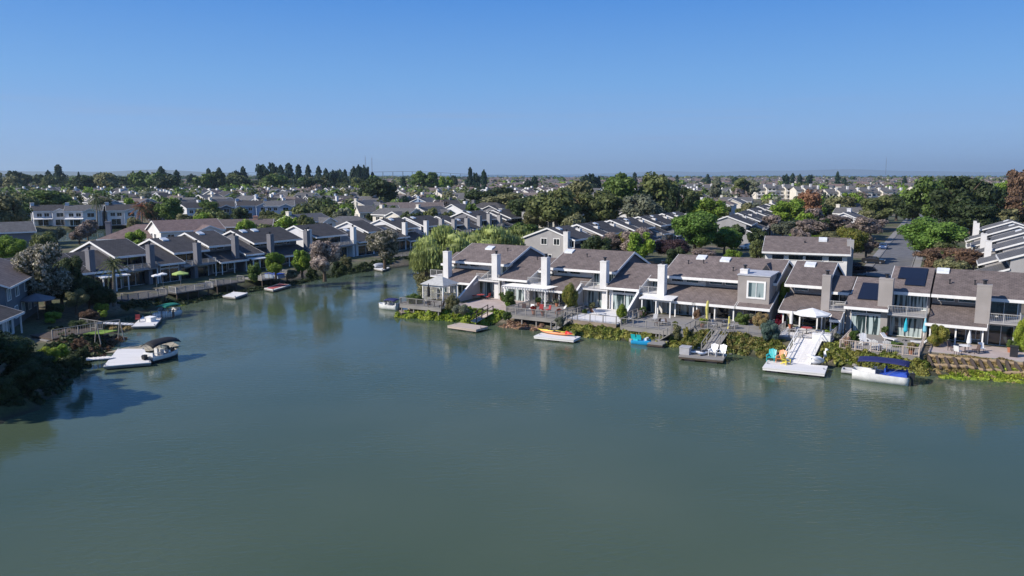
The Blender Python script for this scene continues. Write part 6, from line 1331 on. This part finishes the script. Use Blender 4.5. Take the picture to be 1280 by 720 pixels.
# ------------------------------------------------------------------ vegetation and houses that fill the middle distance
OCC = [(FR, -16, 75, -16, 17), (FL, -14, 156, -19, 17), (FM, -3, 92, -4, 17), (FN, -3, 110, -5, 17), (FQ, -4, 95, -6, 17)]
def free(x, y, r=0):
    for f, a, b, c, d in OCC:
        s, n = f.l(x, y)
        if a - r < s < b + r and c - r < n < d + r: return False
    t = (Vector((x, y)) - Vector(RD0)).dot(rd)
    if -5 < t < (Vector(RD1) - Vector(RD0)).length and abs((Vector((x, y)) - Vector(RD0)).dot(rn)) < 8 + r: return False
    return min(sdist(np.array([[x, y]], float), LAG)[0], sdist(np.array([[x, y]], float), LAG2)[0]) > 2.5 + r
HOUSEPOS = [(o.location.x, o.location.y) for o in bpy.data.objects if o.parent is None and o.get('category') in ('house', 'building')] + [(px(u, v)[0], px(u, v)[1]) for u in range(945, 1130, 8) for v in (246, 249)]
def farfrom(x, y, pts, r): return all((x - a) ** 2 + (y - b) ** 2 > r * r for a, b in pts)
SECT = [(-999, 150, 'behind the tall palm'), (150, 285, 'behind the red tinged palm'), (285, 400, 'below the pine skyline'), (400, 520, 'left of the poplar block'), (520, 660, 'behind the dark oaks'), (660, 860, 'behind the central tree belt'),
        (860, 1000, 'behind the stepped row'), (1000, 1140, 'beyond the long apartment block'), (1140, 9999, 'behind the big dark evergreens')]
def sect(u): return next(n for a, b, n in SECT if a <= u < b)
BELT = [(0, 300, 'nearest'), (300, 420, 'nearer'), (420, 600, 'middle'), (600, 900, 'farther'), (900, 99999, 'farthest')]
def belt(d): return next(n for a, b, n in BELT if a <= d < b)
def relabel(lst, noun):
    by = {}
    for o, adj in lst:
        u, v = proj(o.location.x, o.location.y, 3); by.setdefault((adj, sect(u), belt(o.location.y)), []).append((u, o))
    for (adj, s, b), L_ in by.items():
        L_.sort(key=lambda t: t[0])
        for i, (u, o) in enumerate(L_):
            o['label'] = f'only {adj} {noun} among the {b} ones {s}' if len(L_) == 1 else f'{adj} {noun}, {ordw(i)} from left among the {b} ones {s}'
rf = random.Random(21)
def grid_points(y0, y1, dx, dy, jit, wedge=.70):
    e, n = Vector((.5, .866)), Vector((-.866, .5)); out = []
    M = int(y1 * 1.4 / min(dx, dy)) + 2
    for i in range(-M, M):
        for j in range(-M, M):
            p = e * (i * dx) + n * (j * dy); x, y = p.x + rf.uniform(-jit, jit), p.y + rf.uniform(-jit, jit)
            if y0 < y < y1 and abs(x) < wedge * y + 15: out.append((x, y))
    out.sort(key=lambda p: p[1]); return out
WALLS = [('white', 'siding_pale'), ('cream', 'siding_cream'), ('grey', 'siding_grey'), ('pale blue', 'siding_blue')]; ROOFS = ['roof_dark', 'roof_grey', 'roof_brown', 'roof_grey']
PROTO = {}
def proto(wi, shape):
    k = (wi, shape)
    if k not in PROTO:
        PROTO[k] = dhouse('house', 'x', 0, 0, 0, w_=[13, 11, 15][shape], d_=[9, 10, 9][shape], wallm=WALLS[wi][1], roofm=ROOFS[(wi + shape) % 4], wing=shape != 1, hip=shape == 2 and wi % 2 == 0, chim=1 + shape % 2, group='houses of the middle distance')
        PROTO[k]['_used'] = 0
    return PROTO[k]
def small_house_mesh(wi, shape):
    m = MB(); w_, d_, h = [(14, 9, 5.4), (11, 11, 5.6), (18, 10, 4.2)][shape]; rz = h + d_ * .23
    m.prism(-w_ / 2, w_ / 2, [(-d_ / 2, -.1), (-d_ / 2, h), (0, rz), (d_ / 2, h), (d_ / 2, -.1)], 0)
    m.slab(-w_ / 2 - .5, w_ / 2 + .5, -d_ / 2 - .6, h - .1, 0, rz + .2, .2, 1); m.slab(-w_ / 2 - .5, w_ / 2 + .5, 0, rz + .2, d_ / 2 + .6, h - .1, .2, 1)
    for s_ in (-1, 1): m.prism(s_ * (w_ / 2 + .53) - .04, s_ * (w_ / 2 + .53) + .04, [(-d_ / 2 - .6, h - .5), (0, rz - .2), (d_ / 2 + .6, h - .5), (d_ / 2 + .6, h), (0, rz + .25), (-d_ / 2 - .6, h)], 2)
    m.box(w_ * .2, w_ * .2 + 1.3, .6, 1.9, h, rz + 1.4, 2)
    if shape < 2:
        yf = -d_ / 2 - 2; V = [(-w_ * .35, yf, -.1), (w_ * .02, yf, -.1), (w_ * .02, yf, h - .2), (-w_ * .165, yf, h + 1), (-w_ * .35, yf, h - .2)]; m.add(V + [(a, 0, c) for a, b, c in V], [(4, 3, 2, 1, 0), (1, 2, 7, 6), (4, 0, 5, 9)], 0)
        m.add([(-w_ * .165, yf - .3, h + 1.25), (w_ * .05, yf - .3, h - .3), (w_ * .05, 0, h - .3), (-w_ * .165, 0, h + 1.25)], [(0, 1, 2, 3)], 1); m.add([(-w_ * .165, yf - .3, h + 1.25), (-w_ * .38, yf - .3, h - .3), (-w_ * .38, 0, h - .3), (-w_ * .165, 0, h + 1.25)], [(3, 2, 1, 0)], 1)
        m.box(-w_ * .26, -w_ * .08, yf - .06, yf + .02, h - 2.2, h - .9, 3)
    for a in (w_ * .12, w_ * .3): m.box(a, a + 1.5, -d_ / 2 - .06, -d_ / 2 + .02, h - 2.1, h - .9, 3)
    m.box(w_ * .1, w_ * .4, -d_ / 2 - .06, -d_ / 2 + .02, .1, 2.1, 3)
    for a in (-2, 1.2): m.box(-w_ / 2 - .06, -w_ / 2 + .02, a, a + 1.3, h - 2.1, h - .9, 3)
    return m
SMALL = {}
def fill_houses():
    pts = [p for p in grid_points(215, 3400, 21, 33, 3) if p[1] < 2000 or p[0] > -.1 * p[1]]
    lst = []; n = 0; used = []; far = MB()
    cov = {}
    for x, y in pts:
        if not free(x, y, 8) or not farfrom(x, y, HOUSEPOS, 15): continue
        if y < 345 and x < -60 and y > 225 and x > -320: continue
        rot = GR + R(90 if rf.random() < .5 else 0) + R(rf.uniform(-12, 12)) + (math.pi if rf.random() < .15 else 0)
        if rf.random() < .12: continue
        if 930 < proj(x, y, 4)[0] < 1175 and 330 < y < 640: continue
        wi = rf.choice([0, 0, 1, 1, 2, 3] if x < 0 else [0, 1, 1, 1, 2, 1]); sh = rf.randrange(3)
        if n < 285:
            if y < 430:
                p = proto(wi, sh)
                if not p['_used']: o = p; p['_used'] = 1; p.location = (x, y, GZ); p.rotation_euler = (0, 0, rot)
                else: o = copy_thing(p, x, y, GZ, rot, 'x')
            else:
                k = (wi, sh)
                if k not in SMALL:
                    o = small_house_mesh(wi, sh).build('house', [WALLS[wi][1], ROOFS[(wi + sh) % 4], 'trim_white', 'glass_dark']); SMALL[k] = o.data
                else: o = bpy.data.objects.new('house', SMALL[k]); col.objects.link(o)
                o.location = (x, y, GZ); o.rotation_euler = (0, 0, rot); tag(o, 'x', 'house', 'houses of the middle distance')
            lst.append((o, WALLS[wi][0])); used.append((x, y)); n += 1
        else:
            c, s_ = math.cos(rot), math.sin(rot); w_, d_, h = rf.uniform(9, 16), rf.uniform(8, 11), rf.uniform(3.5, 6)
            k = rf.choice([0, 0, 1, 2]); t = MB(); t.prism(-w_ / 2, w_ / 2, [(-d_ / 2, 0), (-d_ / 2, h), (0, h + 2), (d_ / 2, h), (d_ / 2, 0)], k)
            t.slab(-w_ / 2 - .4, w_ / 2 + .4, -d_ / 2 - .5, h - .1, 0, h + 2.2, .2, 3 + rf.randrange(3)); t.slab(-w_ / 2 - .4, w_ / 2 + .4, 0, h + 2.2, d_ / 2 + .5, h - .1, .2, 3 + rf.randrange(3))
            t.move(x, y, GZ, rot); far.add(t.v, t.f); far.m[-len(t.m):] = t.m
    far_o = far.build('distant_houses', ['siding_cream', 'siding_pale', 'siding_grey', 'roof_grey', 'roof_brown', 'roof_pink']); tag(far_o, 'hazy mass of tiny pale houses reaching to the bay', 'houses', kind='stuff')
    for k in list(PROTO):
        del PROTO[k]['_used']
    relabel(lst, 'house'); return used
HUSED = fill_houses()
for o in [o for o in bpy.data.objects if o.get('label') == 'x']: # spare masters
    for c in list(o.children_recursive): bpy.data.objects.remove(c)
    bpy.data.objects.remove(o)
# skyline pines
PINES = [(75, 206, 24), (128, 211, 14), (62, 212, 12), (203, 208, 22), (222, 212, 14), (262, 210, 16), (275, 209, 18), (296, 209, 20), (305, 208, 16), (330, 204, 20), (343, 202, 14), (352, 206, 16), (362, 204, 22), (374, 206, 18), (386, 206, 14), (399, 207, 14), (408, 210, 14),
         (416, 209, 14), (425, 208, 16), (432, 211, 12), (443, 208, 16), (449, 206, 12), (456, 202, 14), (466, 214, 12), (504, 220, 14), (588, 209, 13), (596, 214, 11), (605, 212, 12), (660, 220, 12), (668, 219, 13), (732, 214, 14), (741, 215, 14), (748, 219, 10), (793, 214, 10), (829, 216, 10), (846, 217, 8),
         (884, 216, 12), (919, 218, 10), (982, 214, 9), (990, 215, 9), (999, 216, 9), (1011, 216, 11), (1046, 213, 9), (1055, 220, 9), (1130, 218, 8), (100, 214, 10), (168, 213, 10), (240, 213, 12), (186, 214, 12), (30, 216, 12)]
plist = []
for u, vt, wd in PINES:
    vt += 3; vb = 240 if u < 500 else (244 if u < 760 else 236)
    D = px(u, vb)[1]; o = ptree('x', u, vb + rf.uniform(-2, 2), vt, wd, 'cone' if rf.random() < .75 else 'round', 'pine', 2, name='pine_tree', cat='pine', group='dark pines on the skyline'); plist.append((u, o))
plist.sort(key=lambda t: t[0])
for i, (u, o) in enumerate(plist): o['label'] = f'dark skyline pine, {ordw(i)} from the left along the horizon'
# dark trees that close the view below the pines
bt = []
for i in range(58):
    u = rf.uniform(-10, 480) if i < 54 else rf.uniform(480, 1270); vt = rf.uniform(213, 224) if u < 300 else rf.uniform(215, 226)
    if u > 480: vt = rf.uniform(219, 227)
    vb = rf.uniform(238, 246) if u < 480 else rf.uniform(236, 241)
    bt.append((u, ptree('x', u, vb, vt, rf.uniform(16, 34) if u < 480 else rf.uniform(10, 20), rf.choice(['round', 'loose', 'wide']), rf.choice(['dark', 'dark', 'mid', 'green', 'olive']), 2, group='tall dark trees under the skyline')))
bt.sort(key=lambda t: t[0])
for i, (u, o) in enumerate(bt): o['label'] = f'tall background tree under the skyline pines, {ordw(i)} from the left'
# filler trees
def fill_trees():
    lst = []; n = 0; kinds = [('green', 'round', 'green'), ('olive', 'round', 'mid'), ('dark', 'round', 'dark'), ('bright', 'round', 'bright'), ('grey green', 'loose', 'silver'), ('brownish', 'loose', 'brown'), ('olive brown', 'wide', 'olive')]
    far = {}
    TP = [(o.location.x, o.location.y) for o in ALLTREES]
    cand = grid_points(150, 1500, 10, 12, 4.5); rf.shuffle(cand); cand.sort(key=lambda p: p[1] + rf.uniform(0, 90))
    for x, y in cand:
        u, v = proj(x, y, 4)
        if not free(x, y, 1.5): continue
        if y < 330 and x < -60 and x > -320 and rf.random() < .35: continue
        dens = .55 if u < 520 else (.55 if u < 1000 else .5)
        if y > 430: dens = .36 if u < 600 else .2
        if y > 900: dens *= .7
        if y > 560 and u > 560: dens *= .55
        if 930 < u < 1175 and 330 < y < 640: dens *= .5
        if rf.random() > dens: continue
        if y < 700 and not (farfrom(x, y, HUSED, 8.5) and farfrom(x, y, HOUSEPOS, 8.5)): continue
        if not farfrom(x, y, TP, 4.5) and y < 420: continue
        wts = [5, 5, 3, 2, 1, 1, 2] if u < 520 else [3, 4, 3, 2, 2, 2, 3]
        adj, kd, mk = rf.choices(kinds, wts)[0]; h = rf.uniform(4, 9) if y < 420 else rf.uniform(5, 11); wd = h * rf.uniform(.75, 1.15)
        if n < 215:
            o = tree('x', x, y, h, wd, kd, mk, 1 if y < 215 else 2, base=.1, group='trees of the middle distance'); lst.append((o, adj)); n += 1
        else: far.setdefault(mk, []).append((x, y, h, wd))
    relabel(lst, 'tree')
    # woodland beyond: small lumpy crowns, one mass
    for i, (x, y) in enumerate(grid_points(1500, 5000, 42, 42, 20)):
        if rf.random() < (.42 if x < -.08 * y else .13) and (y < 3600 or not -.2 * y < x < .16 * y): far.setdefault(rf.choice(['dark', 'mid', 'green', 'olive']), []).append((x, y, rf.uniform(7, 13), rf.uniform(9, 22)))
    rs = np.random.RandomState(3); VV, QQ, MI = [], [], []; k = 0
    mats = list(far)
    for mi, mk in enumerate(mats):
        for x, y, h, wd in far[mk]:
            nq = 130 if y < 900 else (60 if y < 1500 else 26); d = rs.normal(size=(nq, 3)); d[:, 2] = d[:, 2] + .2; d /= np.linalg.norm(d, axis=1)[:, None]
            lump = 1 + .25 * np.sin(d[:, 0] * 5 + x) * np.cos(d[:, 1] * 5 + y)
            P = d * lump[:, None] * np.array([wd / 2, wd / 2, h * .42]) * rs.uniform(.7, 1, nq)[:, None] + np.array([x, y, GZ + h * .55])
            Nn = d + rs.normal(size=d.shape) * .4; Nn /= np.linalg.norm(Nn, axis=1)[:, None]
            V = leafquads(P, Nn, wd * (.085 if y < 900 else .13 if y < 1500 else .2), rs, 1.2); VV.append(V); QQ.append(np.arange(len(V)).reshape(-1, 4) + k); k += len(V); MI.append(np.full(nq, mi))
    me = mesh_np('far_woodland', np.concatenate(VV), np.concatenate(QQ), np.zeros((0, 3), int), [FOL[m] for m in mats], np.concatenate(MI))
    o = bpy.data.objects.new('far_woodland', me); col.objects.link(o); tag(o, 'far wooded belt between the houses and the bay', 'woodland', kind='stuff')
fill_trees()

# ------------------------------------------------------------------ bridge and masts far away
def bridge():
    y = 8200; r = thing('bridge', 'long low bridge over the bay on the horizon', 'bridge', 0, y, 0)
    def X(u): return (u - 640) / FPX * y
    d = MB(); pts = [(X(270), 36), (X(400), 36), (X(468), 44), (X(505), 50), (X(540), 44), (X(600), 14), (X(700), 9)]
    for (a, za), (b, zb) in zip(pts, pts[1:]): d.bar((a, 0, za), (b, 0, zb), 26, 5)
    d.build('bridge_deck', 'siding_bluegrey', r)
    p = MB()
    for (a, za), (b, zb) in zip(pts, pts[1:]):
        n = max(1, int(abs(b - a) / 90))
        for i in range(n): xx = a + (b - a) * i / n; p.bar((xx, 0, -1), (xx, 0, za + (zb - za) * i / n), 7)
    p.build('pier', 'siding_bluegrey', r)
bridge()
def mast(label, u, y, h, wd, m):
    x = (u - 640) / FPX * y; r = thing('radio_mast', label, 'mast', x, y, 0); b = MB()
    for a, c in ((-1, -1), (1, -1), (0, 1)): b.bar((a * wd, c * wd, 0), (a * wd * .5, c * wd * .5, h), wd * .35)
    for i in range(12): z = h * i / 12; k = wd * (1 - .5 * i / 12); b.bar((-k, -k, z), (k, -k, z + h / 12), wd * .25); b.bar((k, -k, z), (0, k, z + h / 12), wd * .25)
    b.build('lattice', m, r); t = MB(); t.bar((0, 0, h), (0, 0, h * 1.06), wd * .3); t.build('tip', m, r)
mast('tall thin lattice mast left of the bridge rise', 459, 2900, 84, 1.6, 'metal_light'); mast('second thin lattice mast beside the bridge rise', 467, 3000, 82, 1.6, 'metal_light')
mast('pale radio mast above the far shore on the right', 1102, 3800, 96, 1.5, 'metal_light')

# ------------------------------------------------------------------ haze
def haze():
    b = MB(); b.box(-42000, 42000, -2000, 42000, -7, 420); m = bpy.data.materials.new('haze'); m.use_nodes = True; N, L = m.node_tree.nodes, m.node_tree.links; N.clear()
    o_ = N.new('ShaderNodeOutputMaterial'); v = N.new('ShaderNodeVolumePrincipled'); v.inputs['Color'].default_value = (.64, .84, 1, 1); v.inputs['Density'].default_value = HAZE; v.inputs['Anisotropy'].default_value = .2
    L.new(v.outputs[0], o_.inputs['Volume']); o = b.build('haze', m); tag(o, 'thin blue haze over the whole place', 'haze', kind='stuff')
HAZE = 6e-5
haze()
